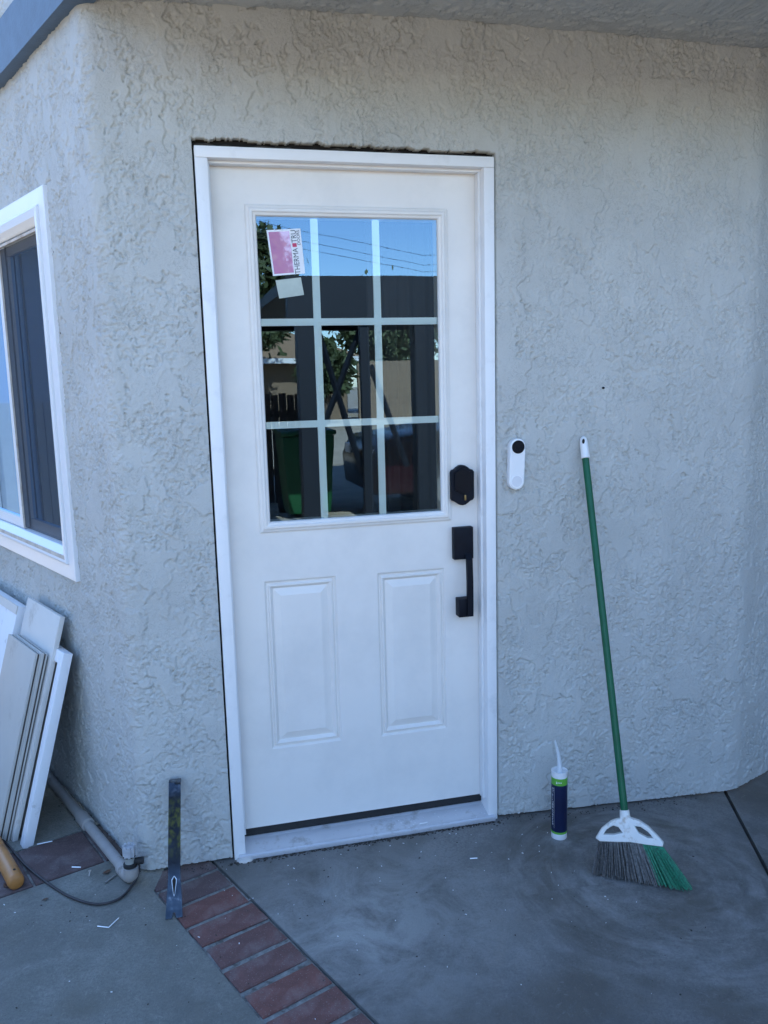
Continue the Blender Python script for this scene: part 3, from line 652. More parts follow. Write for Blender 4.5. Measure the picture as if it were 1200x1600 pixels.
s2 = link('paper_label', quad(TL, TR, BR, BL, GY), M['sticker_grey'], None, label='small blank pale green label under the pink sticker on door glass', cat='sticker')
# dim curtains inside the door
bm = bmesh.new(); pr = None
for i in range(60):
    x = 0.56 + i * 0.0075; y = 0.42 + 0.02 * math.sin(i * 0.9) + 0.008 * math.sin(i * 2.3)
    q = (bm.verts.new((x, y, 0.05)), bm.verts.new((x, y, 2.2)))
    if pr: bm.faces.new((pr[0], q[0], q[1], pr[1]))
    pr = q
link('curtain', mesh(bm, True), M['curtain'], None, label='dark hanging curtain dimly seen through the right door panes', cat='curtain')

# ------------------------------------------------------------------ doorbell
bell = root('video_doorbell', 'white pill shaped video doorbell on stucco right of the door', 'doorbell', (0.914, 0, 1.165))
def pill(r, h, n=16):
    L = []
    for i in range(n + 1): a = math.pi * i / n; L.append((r * math.cos(a), h + r * math.sin(a)))
    for i in range(n + 1): a = math.pi + math.pi * i / n; L.append((r * math.cos(a), -h + r * math.sin(a)))
    return L
rot = R_(-2.2)
def BL_(dy): return lambda x, y, z: (0.914 + x * math.cos(rot) - y * math.sin(rot), dy - z, 1.164 + x * math.sin(rot) + y * math.cos(rot))
link('body', prism([pill(0.0215, 0.0535)], 0.020, BL_(-0.014), 0.0035), M['plastic_white'], bell)
def circ(r, cy, n=32): return [(r * math.cos(2 * math.pi * i / n), cy + r * math.sin(2 * math.pi * i / n)) for i in range(n)]
link('camera_lens', prism([circ(0.0195, 0.0530)], 0.003, BL_(-0.0278), 0.0008), M['lens'], bell)
link('lens_ring', prism([circ(0.010, 0.0530), circ(0.0085, 0.0530)], 0.001, BL_(-0.0305), 0.0003), M['black'], bell)
link('push_button', prism([circ(0.0165, -0.0525)], 0.0015, BL_(-0.0276), 0.0006), simple('button face', (0.70, 0.71, 0.74), 0.4, 0.01, 6), bell)
link('light_ring', prism([circ(0.0195, -0.0525), circ(0.0173, -0.0525)], 0.001, BL_(-0.0279), 0.0006), simple('ring white', (0.88, 0.89, 0.9), 0.3, 0.01, 6), bell)
# small screw left in the wall
sc = bmesh.new(); tube(sc, [(1.212, 0.004, 1.387), (1.212, -0.007, 1.387)], 0.0035, 8)
link('wall_screw', mesh(sc), M['black'], None, label='tiny dark screw in the stucco above the broom handle', cat='screw')

# ------------------------------------------------------------------ sliding window in the left wall
win = root('sliding_window', 'white vinyl sliding window with dark insect screen in left wall', 'window', LW(0.98, 0, 0.82))
def LB(bm, a, b, c, d, e, f_, bev=0): return box(bm, a, b, c, d, e, f_, bev=bev, f=lambda q: LW(q.x, q.y, q.z))
def lbox(name, mat, parent, a, b, c, d, e, f_, bev=0, **k):
    bm = bmesh.new(); LB(bm, a, b, c, d, e, f_, bev); return link(name, mesh(bm, bool(bev), 40), mat, parent, **k)
W0, W1, WZ0, WZ1 = 0.354, 1.60, 0.829, 2.017
def lrings(x0, x1, z0, z1, prof, cap=False):
    bm = rings(x0, x1, z0, z1, prof, cap)
    for v in bm.verts: v.co = Vector(LW(v.co.x, -v.co.y, v.co.z))
    bmesh.ops.recalc_face_normals(bm, faces=bm.faces)
    me = bpy.data.meshes.new('m'); bm.to_mesh(me); bm.free(); return me
link('outer_trim', lrings(W0, W1, WZ0, WZ1, [(0, 0.003), (0, -0.012), (0.002, -0.014), (0.046, -0.015), (0.0475, -0.013), (0.0485, -0.006)]), M['vinyl'], win)
link('window_frame', lrings(W0 + 0.0485, W1 - 0.0485, WZ0 + 0.0485, WZ1 - 0.0485, [(0, -0.006), (0.002, -0.022), (0.006, -0.024), (0.028, -0.020), (0.044, -0.004), (0.047, 0.0), (0.047, 0.03), (0.050, 0.03), (0.050, 0.1)]), M['vinyl'], win)
I0, I1, J0, J1 = W0 + 0.0985, W1 - 0.0985, WZ0 + 0.0985, WZ1 - 0.0985
lbox('sill_track', M['vinyl_dirty'], win, I0 - 0.045, I1 + 0.045, -0.02, 0.0225, WZ0 + 0.054, WZ0 + 0.0755, bev=0.003)
MS = 0.962
def sash(a, b, o, name, wd=0.032):
    bm = bmesh.new()
    for q in ((a, a + wd, J0, J1), (b - wd, b, J0, J1), (a + wd, b - wd, J0, J0 + wd), (a + wd, b - wd, J1 - wd, J1)): LB(bm, q[0], q[1], o - 0.02, o, q[2], q[3])
    s = link(name, mesh(bm), M['vinyl'], win)
    bm = bmesh.new(); bm.faces.new([bm.verts.new(LW(x, o - 0.010, z)) for x, z in ((a + wd, J0 + wd), (b - wd, J0 + wd), (b - wd, J1 - wd), (a + wd, J1 - wd))])
    link('pane', face_mesh(bm), M['glass_win'], s)
    bm = bmesh.new(); mid = (a + b) / 2
    LB(bm, mid - 0.008, mid + 0.008, o - 0.018, o - 0.013, J0 + wd, J1 - wd)
    zs = [J0 + (J1 - J0) * k_ for k_ in (0.333, 0.667)]
    for zq in zs:
        LB(bm, a + wd, mid - 0.008, o - 0.018, o - 0.013, zq - 0.008, zq + 0.008); LB(bm, mid + 0.008, b - wd, o - 0.018, o - 0.013, zq - 0.008, zq + 0.008)
    link('grid_bars', mesh(bm), M['vinyl'], s)
    return s
sash(I0 + 0.001, MS, -0.034, 'inner_sash'); sash(MS - 0.03, I1 - 0.001, -0.008, 'outer_sash', 0.036)
lbox('track', M['brass'] if False else M['vinyl_dirty'], win, I0, I1, -0.006, 0.004, J1 - 0.012, J1 - 0.004)
scr = link('screen', face_mesh((lambda bm: (bm.faces.new([bm.verts.new(LW(x, -0.012, z)) for x, z in ((I0 + 0.004, J0 + 0.004), (MS - 0.034, J0 + 0.004), (MS - 0.034, J1 - 0.012), (I0 + 0.004, J1 - 0.012))]), bm)[1])(bmesh.new())), M['screen'], win)
bm = bmesh.new()
for q in ((I0, I0 + 0.004, J0, J1 - 0.013), (MS - 0.034, MS - 0.0305, J0, J1 - 0.013)): LB(bm, q[0], q[1], -0.014, -0.006, q[2], q[3])
link('screen_frame', mesh(bm), M['vinyl_dirty'], scr)
bm = bmesh.new()
for q in ((W0 - 0.004, W0 + 0.03, 0.85, WZ1 - 0.002), ): LB(bm, q[0], q[1], -0.03, -0.001, q[2], q[3])
link('caulk_gap', mesh(bm), M['dark'], win)

# ------------------------------------------------------------------ boards leaning on the left wall
def board(name, mat, s0, s1, of, ot, zt_, th, label, cat='board', group='boards leaning on the left wall', edge=None):
    """outer face: foot at distance of from the wall, top edge at distance ot, height zt_"""
    r = root(name, label, cat, LW((s0 + s1) / 2, of, 0), group)
    L = math.hypot(of - ot, zt_); up = Vector((0, ot - of, zt_)) / L; inn = Vector((0, -zt_, ot - of)) / L   # in (s,o,z)
    def f(c): q = Vector((c.x, of, 0.0)) + up * c.z + inn * c.y; return LW(q.x, q.y, q.z)
    return r, f, L
GR = 'boards leaning on the left wall'
r, f, L = board('board', 0, 0.84, 1.75, 0.27, 0.062, 0.665, 0.035, 'large white panel at the far left of the leaning boards')
bm = bmesh.new(); box(bm, 0.84, 1.75, 0, 0.035, 0.012, L, bev=0.002, f=f); link('panel', mesh(bm, True, 40), M['board_white'], r)
bm = bmesh.new(); box(bm, 0.84, 1.75, -0.004, 0.0, L - 0.03, L, f=f); link('edge_strip', mesh(bm), M['board_cream'], r)
r, f, L = board('board', 0, 0.452, 0.795, 0.250, 0.040, 0.702, 0.018, 'tallest cream board leaning against the stucco below the window')
bm = bmesh.new(); box(bm, 0.452, 0.795, 0, 0.016, 0.0, L, bev=0.0012, f=f); link('panel', mesh(bm, True, 40), M['board_cream'], r)
for kk, (lab, of, ot, zt_, s0, ds) in enumerate((('short grey beige cabinet door at the front of the leaning stack', 0.292, 0.120, 0.590, 0.476, 0), ('short grey beige cabinet door just behind the front one', 0.2735, 0.1015, 0.588, 0.470, 0))):
    r, f, L = board('cabinet_door', 0, s0, s0 + 0.30, of, ot, zt_, 0.02, lab, 'board')
    bm = bmesh.new(); box(bm, s0, s0 + 0.30, 0, 0.008, 0.0, L, bev=0.001, f=f); link('panel', mesh(bm, True, 40), M['board_grey'], r)
    bm = bmesh.new(); box(bm, s0 + 0.0015, s0 + 0.30, 0.0082, 0.013, 0.002, L - 0.002, f=f); link('backing', mesh(bm), M['board_edge'], r)
    bm = bmesh.new(); box(bm, s0, s0 + 0.30, 0.0132, 0.018, 0.0, L, f=f); link('back_panel', mesh(bm), M['board_grey'], r)
r, f, L = board('framed_panel', 0, 0.386, 0.66, 0.236, 0.060, 0.600, 0.032, 'white framed panel with raised stile nearest the wall corner')
bm = bmesh.new()
box(bm, 0.386, 0.423, 0, 0.030, 0.0, L, bev=0.0015, f=f); link('stile', mesh(bm, True, 40), M['board_white'], r)
bm = bmesh.new(); box(bm, 0.4235, 0.70, 0, 0.030, L - 0.040, L, bev=0.0015, f=f); link('rail', mesh(bm, True, 40), M['board_white'], r)
bm = bmesh.new(); box(bm, 0.4235, 0.70, 0.018, 0.026, 0.0, L - 0.0405, f=f); link('inset', mesh(bm), M['board_grey'], r)

# ------------------------------------------------------------------ pipe, valve, cable
pipe = root('irrigation_pipe', 'dusty pvc pipe lying along the foot of the left wall', 'pipe', (-0.35, 0.1, 0))
E0 = Vector((-0.307, -0.030, 0.021)); E1 = Vector((-0.452, 0.318, 0.020)); E2 = Vector((-0.98, 1.56, 0.020))
bm = bmesh.new(); tube(bm, [E0, E1], 0.0165, 16); link('pipe_run', mesh(bm, True, 50), M['pvc'], pipe)
bm = bmesh.new(); dv_ = (E2 - E1).normalized(); tube(bm, [E1 + dv_ * 0.05, E2], 0.0165, 16); link('pipe_run', mesh(bm, True, 50), M['pvc'], pipe)
bm = bmesh.new(); tube(bm, [E1 - dv_ * 0.012, E1 - dv_ * 0.010, E1 + dv_ * 0.055, E1 + dv_ * 0.075], [0.017, 0.0215, 0.0215, 0.017], 18); link('coupling', mesh(bm, True, 50), M['pvc'], pipe)
bm = bmesh.new(); tube(bm, smoothpath([E0 + dv_ * 0.055, E0 + dv_ * 0.02, E0 + Vector((0.006, -0.008, 0.004)), E0 + Vector((0.008, -0.010, 0.030))], 5), 0.0215, 18); link('elbow', mesh(bm, True, 50), M['pvc'], pipe)
vc = (E0.x + 0.006, E0.y - 0.006, 0.048)
bm = bmesh.new(); lathe(bm, [(0.017, 0), (0.019, 0.002), (0.019, 0.013), (0.0155, 0.015)], vc, 18); link('collar', mesh(bm, True, 40), M['black_soft'], pipe)
bm = bmesh.new(); lathe(bm, [(0.014, 0.0151), (0.014, 0.034), (0.012, 0.036)], vc, 18); link('riser', mesh(bm, True, 40), simple('grey riser', (0.30, 0.31, 0.29), 0.6), pipe)
bm = bmesh.new(); tube(bm, [(vc[0] + 0.012, vc[1], vc[2] + 0.018), (vc[0] + 0.038, vc[1] - 0.004, vc[2] + 0.018)], [0.009, 0.011], 12); link('side_nozzle', mesh(bm, True, 40), M['black_soft'], pipe)
bm = bmesh.new(); nn = 24; prof = [(0.016, 0.037), (0.0175, 0.040), (0.0175, 0.060), (0.015, 0.062)]
lathe(bm, prof, vc, nn)
for a in range(8):
    q = 2 * math.pi * a / 8; px, py = vc[0] + 0.015 * math.cos(q), vc[1] + 0.015 * math.sin(q)
    box(bm, px - 0.0035, px + 0.0035, py - 0.0035, py + 0.0035, vc[2] + 0.036, vc[2] + 0.069)
link('valve_knob', mesh(bm), simple('dusty knob plastic', (0.42, 0.43, 0.45), 0.5, 0.15, 60), pipe, label='white castellated knob')
bm = bmesh.new(); tube(bm, [(vc[0], vc[1], vc[2] + 0.035), (vc[0], vc[1], vc[2] + 0.0365)], 0.0185, 16); link('seal_ring', mesh(bm), M['black_soft'], pipe)
bm = bmesh.new()
cp = [(-1.05, 0.62, 0.005), (-0.86, 0.46, 0.005), (-0.722, 0.333, 0.005), (-0.640, 0.185, 0.005), (-0.593, 0.104, 0.005), (-0.527, 0.007, 0.005), (-0.466, -0.069, 0.005), (-0.393, -0.125, 0.005), (-0.333, -0.118, 0.005), (-0.296, -0.062, 0.008), (-0.279, -0.040, 0.030), (-0.276, -0.033, 0.060)]
tube(bm, smoothpath(cp, 6), 0.0038, 8)
link('cable', mesh(bm, True), M['cable'], None, label='thin dark cable looping over the patio from the pipe end', cat='cable')
# turned wooden handle end
wh = root('wooden_handle', 'orange varnished wooden tool handle lying at the left edge', 'handle', (-0.62, 0.02, 0))
a_, b_ = Vector((-0.622, 0.022, 0.024)), Vector((-0.80, 0.46, 0.024)); d_ = (b_ - a_).normalized()
bm = bmesh.new(); tube(bm, [a_ + d_ * -0.004, a_, a_ + d_ * 0.004, a_ + d_ * 0.05, a_ + d_ * 0.2, b_], [0.0185, 0.0225, 0.0235, 0.0235, 0.0215, 0.0205], 20); link('shaft', mesh(bm, True, 50), M['wood_handle'], wh)
bm = bmesh.new(); c_ = a_ + d_ * 0.032; tube(bm, [c_ + Vector((0.004, -0.001, 0.020)), c_ + Vector((0.005, -0.0015, 0.0245))], 0.004, 10); link('hanging_hole', mesh(bm), M['dark'], wh)

# ------------------------------------------------------------------ pry bar
pb = root('pry_bar', 'flat steel pry bar with claw foot leaning on the stucco', 'pry bar', (-0.181, -0.245, 0))
FT = Vector((-0.1815, -0.247, 0.002)); TP = Vector((-0.1605, -0.048, 0.283)); ax = (TP - FT).normalized(); sx_ = Vector((1, -0.03, 0)).normalized(); nb = sx_.cross(ax).normalized()  # nb points outwards
if nb.y > 0: nb = -nb
bm = bmesh.new(); path = []
Lb = (TP - FT).length
for q in (0, 0.02, 0.05, 0.075, 0.1, 0.13, 0.16, 0.19, 0.22, 0.25, 0.28, 0.31, 0.95 * Lb): path.append((FT + ax * q + nb * 0.007 * math.sin(math.pi * min(q / Lb, 1)), nb, (0.0215 if q < 0.03 else 0.0205 if q < 0.06 else 0.0185 if q < 0.1 else 0.0170), 0.0022 if q < 0.02 else 0.0030))
for i in range(1, 9):
    a = i / 8 * 1.75; rr = 0.024; ctr = TP - nb * rr
    dirn = nb * math.cos(a) + ax * math.sin(a); path.append((ctr + dirn * rr + ax * 0, dirn, 0.0172, 0.0028))
wv = []
for p, n_, hw, th in path: wv.append([bm.verts.new(p + sx_ * -hw - n_ * th), bm.verts.new(p + sx_ * hw - n_ * th), bm.verts.new(p + sx_ * hw + n_ * th * 0.6), bm.verts.new(p + sx_ * hw * 0.88 + n_ * th), bm.verts.new(p - sx_ * hw * 0.88 + n_ * th), bm.verts.new(p + sx_ * -hw + n_ * th * 0.6)])
for A, B in zip(wv[1:], wv[2:]):
    for j in range(6): bm.faces.new((A[j], A[(j + 1) % 6], B[(j + 1) % 6], B[j]))
bm.faces.new(wv[-1]); bm.faces.new(wv[1][::-1])
link('bar', mesh(bm, True, 35), M['prybar'], pb)
# claw: two tines with a V between, then the teardrop nail slot
def PBf(x, y, z): q = FT + sx_ * x + ax * y + nb * z; return tuple(q)
link('claw', prism([[(-0.0225, 0), (-0.006, 0.0), (-0.003, 0.014), (0.003, 0.014), (0.006, 0.0), (0.0225, 0.0), (0.0212, 0.021), (-0.0212, 0.021)]], 0.0036, PBf, 0.0006), M['prybar'], pb)
dp = [(0.0, 0.104), (0.005, 0.095), (0.0045, 0.086), (0.0015, 0.060), (0, 0.056), (-0.0015, 0.060), (-0.0045, 0.086), (-0.005, 0.095)]
link('nail_slot', prism([[(x, y) for x, y in dp]], 0.0012, lambda x, y, z: PBf(x, y, z + 0.0082)), M['dark'], pb)
link('slot_rim', prism([[(x * 1.45, 0.079 + (y - 0.079) * 1.12) for x, y in dp], dp], 0.0010, lambda x, y, z: PBf(x, y, z + 0.0082)), M['steel'], pb)

# ------------------------------------------------------------------ sealant tube
tb = root('sealant_tube', 'sealant cartridge with navy label and long white nozzle', 'sealant tube', (1.000, -0.152, floor_z(1.0)))
TC = (1.000, -0.152, floor_z(1.0))
def seg(name, prof, mat, n=28): bm = bmesh.new(); lathe(bm, prof, TC, n); return link(name, mesh(bm, True, 40), mat, tb)
RT = 0.0245
seg('base_cup', [(RT - 0.001, 0), (RT, 0.002), (RT, 0.019), (RT, 0.0192)], M['plastic_white'])
lb = seg('label', [(RT + 0.0004, 0.0262), (RT + 0.0004, 0.181)], M['navy'])
seg('green_band', [(RT + 0.0004, 0.0193), (RT + 0.0004, 0.0261)], M['lime'])
seg('green_band', [(RT + 0.0004, 0.1811), (RT + 0.0004, 0.2035)], M['lime'])
seg('shoulder', [(RT - 0.0002, 0.2036), (RT + 0.0008, 0.221), (RT + 0.0008, 0.2235), (RT - 0.0015, 0.2235), (RT - 0.003, 0.218), (0.010, 0.216)], M['plastic_white'])
bm = bmesh.new(); tube(bm, smoothpath([(TC[0] + 0.001, TC[1], TC[2] + 0.214), (TC[0], TC[1], TC[2] + 0.240), (TC[0] - 0.003, TC[1], TC[2] + 0.268), (TC[0] - 0.010, TC[1], TC[2] + 0.30), (TC[0] - 0.0155, TC[1], TC[2] + 0.322)], 4), [0.0095 - 0.0075 * (i / 16) for i in range(17)], 16); link('nozzle', mesh(bm, True, 60), M['translucent'], tb)
# illegible white print: an upright line of characters, a thin rule and the badge on the green band
def on_tube(ang, z, r=RT + 0.0007): return Vector((TC[0] + r * math.cos(ang), TC[1] + r * math.sin(ang), TC[2] + z))
view = math.atan2(CAM[1] - TC[1], CAM[0] - TC[0])
bm = bmesh.new(); rn = random.Random(3); z = 0.048
while z < 0.172:
    hgt_ = rn.uniform(0.004, 0.007)
    for a0_, a1_ in ((-0.98, -0.80),):
        q = [on_tube(view + a0_, z), on_tube(view + a1_, z), on_tube(view + a1_, z + hgt_), on_tube(view + a0_, z + hgt_)]
        q2 = [on_tube(view + a0_ + 0.06, z + 0.0012), on_tube(view + a1_ - 0.05, z + 0.0012), on_tube(view + a1_ - 0.05, z + hgt_ - 0.0012), on_tube(view + a0_ + 0.06, z + hgt_ - 0.0012)]
        A = [bm.verts.new(v) for v in q]; B = [bm.verts.new(v) for v in q2]
        for j in range(4):
            if rn.random() < 0.8: bm.faces.new((A[j], A[(j + 1) % 4], B[(j + 1) % 4], B[j]))
    z += hgt_ + 0.0025
for a, z0_, z1_ in ((-0.66, 0.038, 0.174),):
    bm.faces.new([bm.verts.new(on_tube(view + a, z0_)), bm.verts.new(on_tube(view + a + 0.02, z0_)), bm.verts.new(on_tube(view + a + 0.02, z1_)), bm.verts.new(on_tube(view + a, z1_))])
pr = None
for i in range(10):
    a = view - 0.2 + i * 0.06; q = (bm.verts.new(on_tube(a, 0.1905)), bm.verts.new(on_tube(a, 0.1935)))
    if pr and i % 3: bm.faces.new((pr[0], q[0], q[1], pr[1]))
    pr = q
bm.faces.new([bm.verts.new(on_tube(view - 0.42, 0.188)), bm.verts.new(on_tube(view - 0.24, 0.188)), bm.verts.new(on_tube(view - 0.33, 0.197))])
link('print', mesh(bm), M['plastic_white'], tb)

# ------------------------------------------------------------------ broom
br = root('broom', 'angled broom with green pole and grey and green bristles', 'broom', (1.12, -0.43, floor_z(1.12)))
O_ = Vector((1.00426, -0.36101, -0.006)); wB = Vector((0.84928, -0.52667, -0.03659)); hB = Vector((0.1815, 0.22619, 0.95702)); nB = Vector((-0.49576, -0.81942, 0.28769))
def BF(x, y, z): return tuple(O_ + wB * x + hB * y + nB * z)
outer = [(0.0079, 0.101), (0.0208, 0.1268), (0.0446, 0.1507), (0.0586, 0.1584), (0.071, 0.1623), (0.0725, 0.170), (0.0935, 0.171), (0.0976, 0.1684), (0.121, 0.165), (0.1466, 0.1529), (0.1725, 0.1322), (0.1892, 0.1171), (0.1878, 0.1098), (0.1457, 0.108), (0.1012, 0.1075), (0.0600, 0.1010), (0.0172, 0.0960)]
hL = [(0.0200, 0.1095), (0.0310, 0.1310), (0.0500, 0.1460), (0.0670, 0.1440), (0.0830, 0.1260), (0.0554, 0.1150)]
hR = [(0.1050, 0.1540), (0.1272, 0.1545), (0.1490, 0.1440), (0.1705, 0.1245), (0.148, 0.1215), (0.1210, 0.1310)]
hd_ = link('head', prism([outer, hL, hR], 0.020, BF, 0.0028), M['plastic_worn'], br)
for p in hd_.data.polygons: p.use_smooth = True
hd_.data.set_sharp_from_angle(angle=R_(50))
P0 = (0.0835, 0.165); P1 = (-0.1143, 1.296)
def HP(t): return Vector(BF(P0[0] + (P1[0] - P0[0]) * t, P0[1] + (P1[1] - P0[1]) * t, 0))
bm = bmesh.new(); tube(bm, [HP(-0.02), HP(0.0), HP(0.022), HP(0.0225)], [0.016, 0.0155, 0.0135, 0.011], 18); link('socket', mesh(bm, True, 50), M['plastic_worn'], br)
bm = bmesh.new(); tube(bm, [HP(0.02), HP(0.5), HP(0.945)], 0.0108, 18); link('pole', mesh(bm, True, 50), M['green_pole'], br)
bm = bmesh.new(); tube(bm, [HP(0.9385), HP(0.94), HP(0.97), HP(0.988), HP(0.996), HP(1.0)], [0.0112, 0.0135, 0.0128, 0.0122, 0.0090, 0.0035], 18); cp_ = link('end_cap', mesh(bm, True, 50), M['plastic_white'], br)
bm = bmesh.new(); hc = HP(0.984); tube(bm, [hc + nB * 0.0105, hc + nB * 0.0132], 0.0042, 12)
for v in bm.verts: v.co = hc + nB * (v.co - hc).dot(nB) + wB * (v.co - hc).dot(wB) + hB * (v.co - hc).dot(hB) * 1.9
link('hanging_hole', mesh(bm), M['dark'], cp_)
def bristles(name, lab, mat, u0, u1, v0, v1, n, rows, seed):
    """fibres fan from the head (u at the top, 0..1) to the cut line"""
    rn = random.Random(seed); bm = bmesh.new()
    for r_ in range(rows):
        for i in range(n):
            t = (i + 0.5 + rn.uniform(-0.4, 0.4)) / n; tuft = round(t * 18) / 18; tt = 0.45 * t + 0.55 * tuft
            a = u0 + (u1 - u0) * tt; b = v0 + (v1 - v0) * (0.8 * t + 0.2 * tuft)
            topx = 0.0135 + 0.170 * a; topy = 0.100 + 0.0115 * min(1, a * 1.5)
            bx = 0.2733 * b; off = (r_ - (rows - 1) / 2) * 0.0058
            A_1 = Vector(BF(topx, topy, off * 0.8)); B_1 = Vector(BF(bx + rn.gauss(0, 0.0035), rn.uniform(-0.003, 0.009), off * 1.7 + rn.gauss(0, 0.0015)))
            B_1.z = max(B_1.z, floor_z(B_1.x) + 0.0005)
            mid = (A_1 + B_1) / 2 + wB * rn.uniform(-0.0025, 0.0025) + nB * rn.uniform(-0.002, 0.004)
            tube(bm, [A_1, mid, B_1], [0.0013, 0.00125, 0.0011], 3, cap=False)
    return link(name, mesh(bm), mat, br, kind='stuff', label=lab)
bristles('bristles', 'grey bristles', M['grey_bristle'], 0.0, 0.70, 0.0, 0.68, 72, 5, 1)
bristles('bristles', 'green bristles', M['green_bristle'], 0.70, 1.0, 0.68, 1.0, 34, 5, 2)

# ------------------------------------------------------------------ scraps on the ground
def rod_piece(name, pts, r_, mat, label, cat, n=4, group=None):
    bm = bmesh.new(); tube(bm, pts, r_, n); return link(name, mesh(bm), mat, None, label=label, cat=cat, group=group)
rod_piece('plastic_sliver', [(-0.381, -0.226, 0.003), (-0.352, -0.240, 0.003), (-0.328, -0.205, 0.003)], 0.0019, M['chip'], 'bent white plastic sliver on the concrete left of the pry bar', 'plastic scrap')
rod_piece('plastic_sliver', [(-0.478, 0.092, 0.004), (-0.452, 0.083, 0.004)], 0.0022, M['chip'], 'short white plastic sliver on the edge of the pavers', 'plastic scrap')
rod_piece('plastic_sliver', [(-0.60, 0.262, 0.003), (-0.555, 0.268, 0.003)], 0.002, M['chip'], 'thin white sliver by the foot of the leaning boards', 'plastic scrap')
rod_piece('screw', [(-0.376, -0.022, 0.003), (-0.347, 0.010, 0.003)], 0.0030, M['steel'], 'short steel bolt lying beside the pipe elbow', 'screw', 8)
bm = bmesh.new(); tube(bm, [(-0.424, 0.030, 0.002), (-0.421, 0.036, 0.014)], 0.002, 6); tube(bm, [(-0.421, 0.036, 0.014), (-0.421, 0.037, 0.017)], 0.005, 8)
link('screw', mesh(bm), M['steel'], None, label='small nail standing on the concrete near the pavers', cat='nail')
rod_piece('plastic_sliver', [(0.684, -0.204, 0.002), (0.706, -0.208, 0.002)], 0.002, M['chip'], 'lone white sliver on the slab in front of the door', 'plastic scrap')
rod_piece('plastic_sliver', [(0.585, -0.008, 0.0255), (0.612, -0.006, 0.0258)], 0.0018, M['chip'], 'white sliver lying on the aluminium threshold', 'plastic scrap')
def leafm(x, y, sz, rotz, seed):
    rn = random.Random(seed); bm = bmesh.new(); P = [(-1, 0), (-0.4, 0.42), (0.3, 0.5), (1, 0.05), (0.3, -0.4), (-0.5, -0.38)]
    c = bm.verts.new((0, 0, 0.15)); vs = [bm.verts.new((a, b, rn.uniform(0.15, 0.7))) for a, b in P]
    for i in range(6): bm.faces.new((c, vs[i], vs[(i + 1) % 6]))
    m_ = Matrix.Rotation(rotz, 4, 'Z')
    for v in bm.verts: v.co = m_ @ v.co; v.co = Vector((x + v.co.x * sz, y + v.co.y * sz, 0.001 + v.co.z * sz * 0.6))
    return mesh(bm)
for (x, y, sz, lab) in ((-0.375, 0.035, 0.016, 'curled brown leaf against the pipe near its elbow'), (-0.655, 0.045, 0.015, 'reddish dry leaf under the wooden handle end'), (-0.535, -0.055, 0.010, 'pale brown leaf bit on the concrete below the wooden handle'), (-0.33, 0.085, 0.02, 'dark curled leaf between the pipe and the wall')):
    link('dry_leaf', leafm(x, y, sz, x * 40, int(x * -1000)), M['deadleaf'], None, label=lab, cat='leaf', group='dry leaves on the patio')
bm = bmesh.new(); rn = random.Random(21)
def blob(x, y, z, a, b, c, rz):
    q = bmesh.ops.create_cube(bm, size=1)['verts']; m_ = Matrix.Rotation(rz, 3, 'Z')
    for v in q: v.co = Vector((x, y, z)) + m_ @ Vector((v.co.x * a, v.co.y * b, v.co.z * c))
for i in range(110):
    if i < 70: x = rn.uniform(-0.05, 1.1); y = -0.03 - abs(rn.gauss(0, 0.28)); z = floor_z(x) + 0.001
    elif i < 85: x = rn.uniform(-0.75, -0.1); y = rn.uniform(-0.6, 0.05); z = 0.001
    else: x = rn.gauss(0.65, 0.12); y = rn.uniform(-0.01, 0.045); z = 0.0195 + 0.23 * (y + 0.004); x = min(x, 0.81)
    s_ = rn.uniform(0.0008, 0.0022); blob(x, y, z, s_ * rn.uniform(1, 3.2), s_, 0.0012, rn.uniform(0, 3.1))
link('debris', mesh(bm), M['chip'], None, kind='stuff')
bm = bmesh.new(); rn = random.Random(33)
for i in range(420):
    if i < 250: x = rn.uniform(-0.2, 1.6); y = -0.004 - abs(rn.gauss(0, 0.02)) ; z = floor_z(x)
    elif i < 330: q = LW(rn.uniform(0, 1.2), abs(rn.gauss(0, 0.02)) + 0.004, 0); x, y, z = q
    else: x = rn.uniform(-0.7, 1.4); y = rn.uniform(-0.9, 0.0); z = floor_z(x)
    if -0.02 < x < 0.87 and y > -0.02: continue
    s_ = rn.uniform(0.001, 0.0035); blob(x, y, z + 0.0008, s_ * rn.uniform(1, 2), s_, 0.0015, rn.uniform(0, 3.1))
link('dirt', mesh(bm), M['soil'], None, kind='stuff')

# ------------------------------------------------------------------ across the drive: what the door glass mirrors
cpt = root('carport', 'dark timber carport with posts and cross braces mirrored in door glass', 'carport', (4, -7.5, -0.16))
def cb_(name, *a): return bbox(name, M['carport'], cpt, *a)
cb_('roof_deck', 0.95, 7.2, -10, -5.0, 2.22, 2.33); cb_('beam', 0.95, 7.2, -5.1, -4.97, 1.93, 2.219); cb_('beam', 0.95, 7.2, -10.0, -9.87, 2.13, 2.219)
for x, y in ((1.12, -5.1), (2.20, -5.1), (6.9, -5.1), (1.12, -9.9), (6.9, -9.9)): cb_('post', x - 0.09, x + 0.09, y - 0.09, y + 0.09, -0.16, 1.93 if y > -6 else 2.13)
cb_('post', 1.60, 1.68, -5.10, -5.02, -0.16, 1.929)
bm = bmesh.new()
for a, b in (((1.22, 1.93), (1.62, 0.55)), ((1.66, 1.93), (1.24, 0.95)), ((2.05, 0.6), (1.72, 1.55))): tube(bm, [(a[0], -5.18, a[1]), (b[0], -5.18, b[1])], 0.028, 4)
link('cross_brace', mesh(bm), M['carport'], cpt)
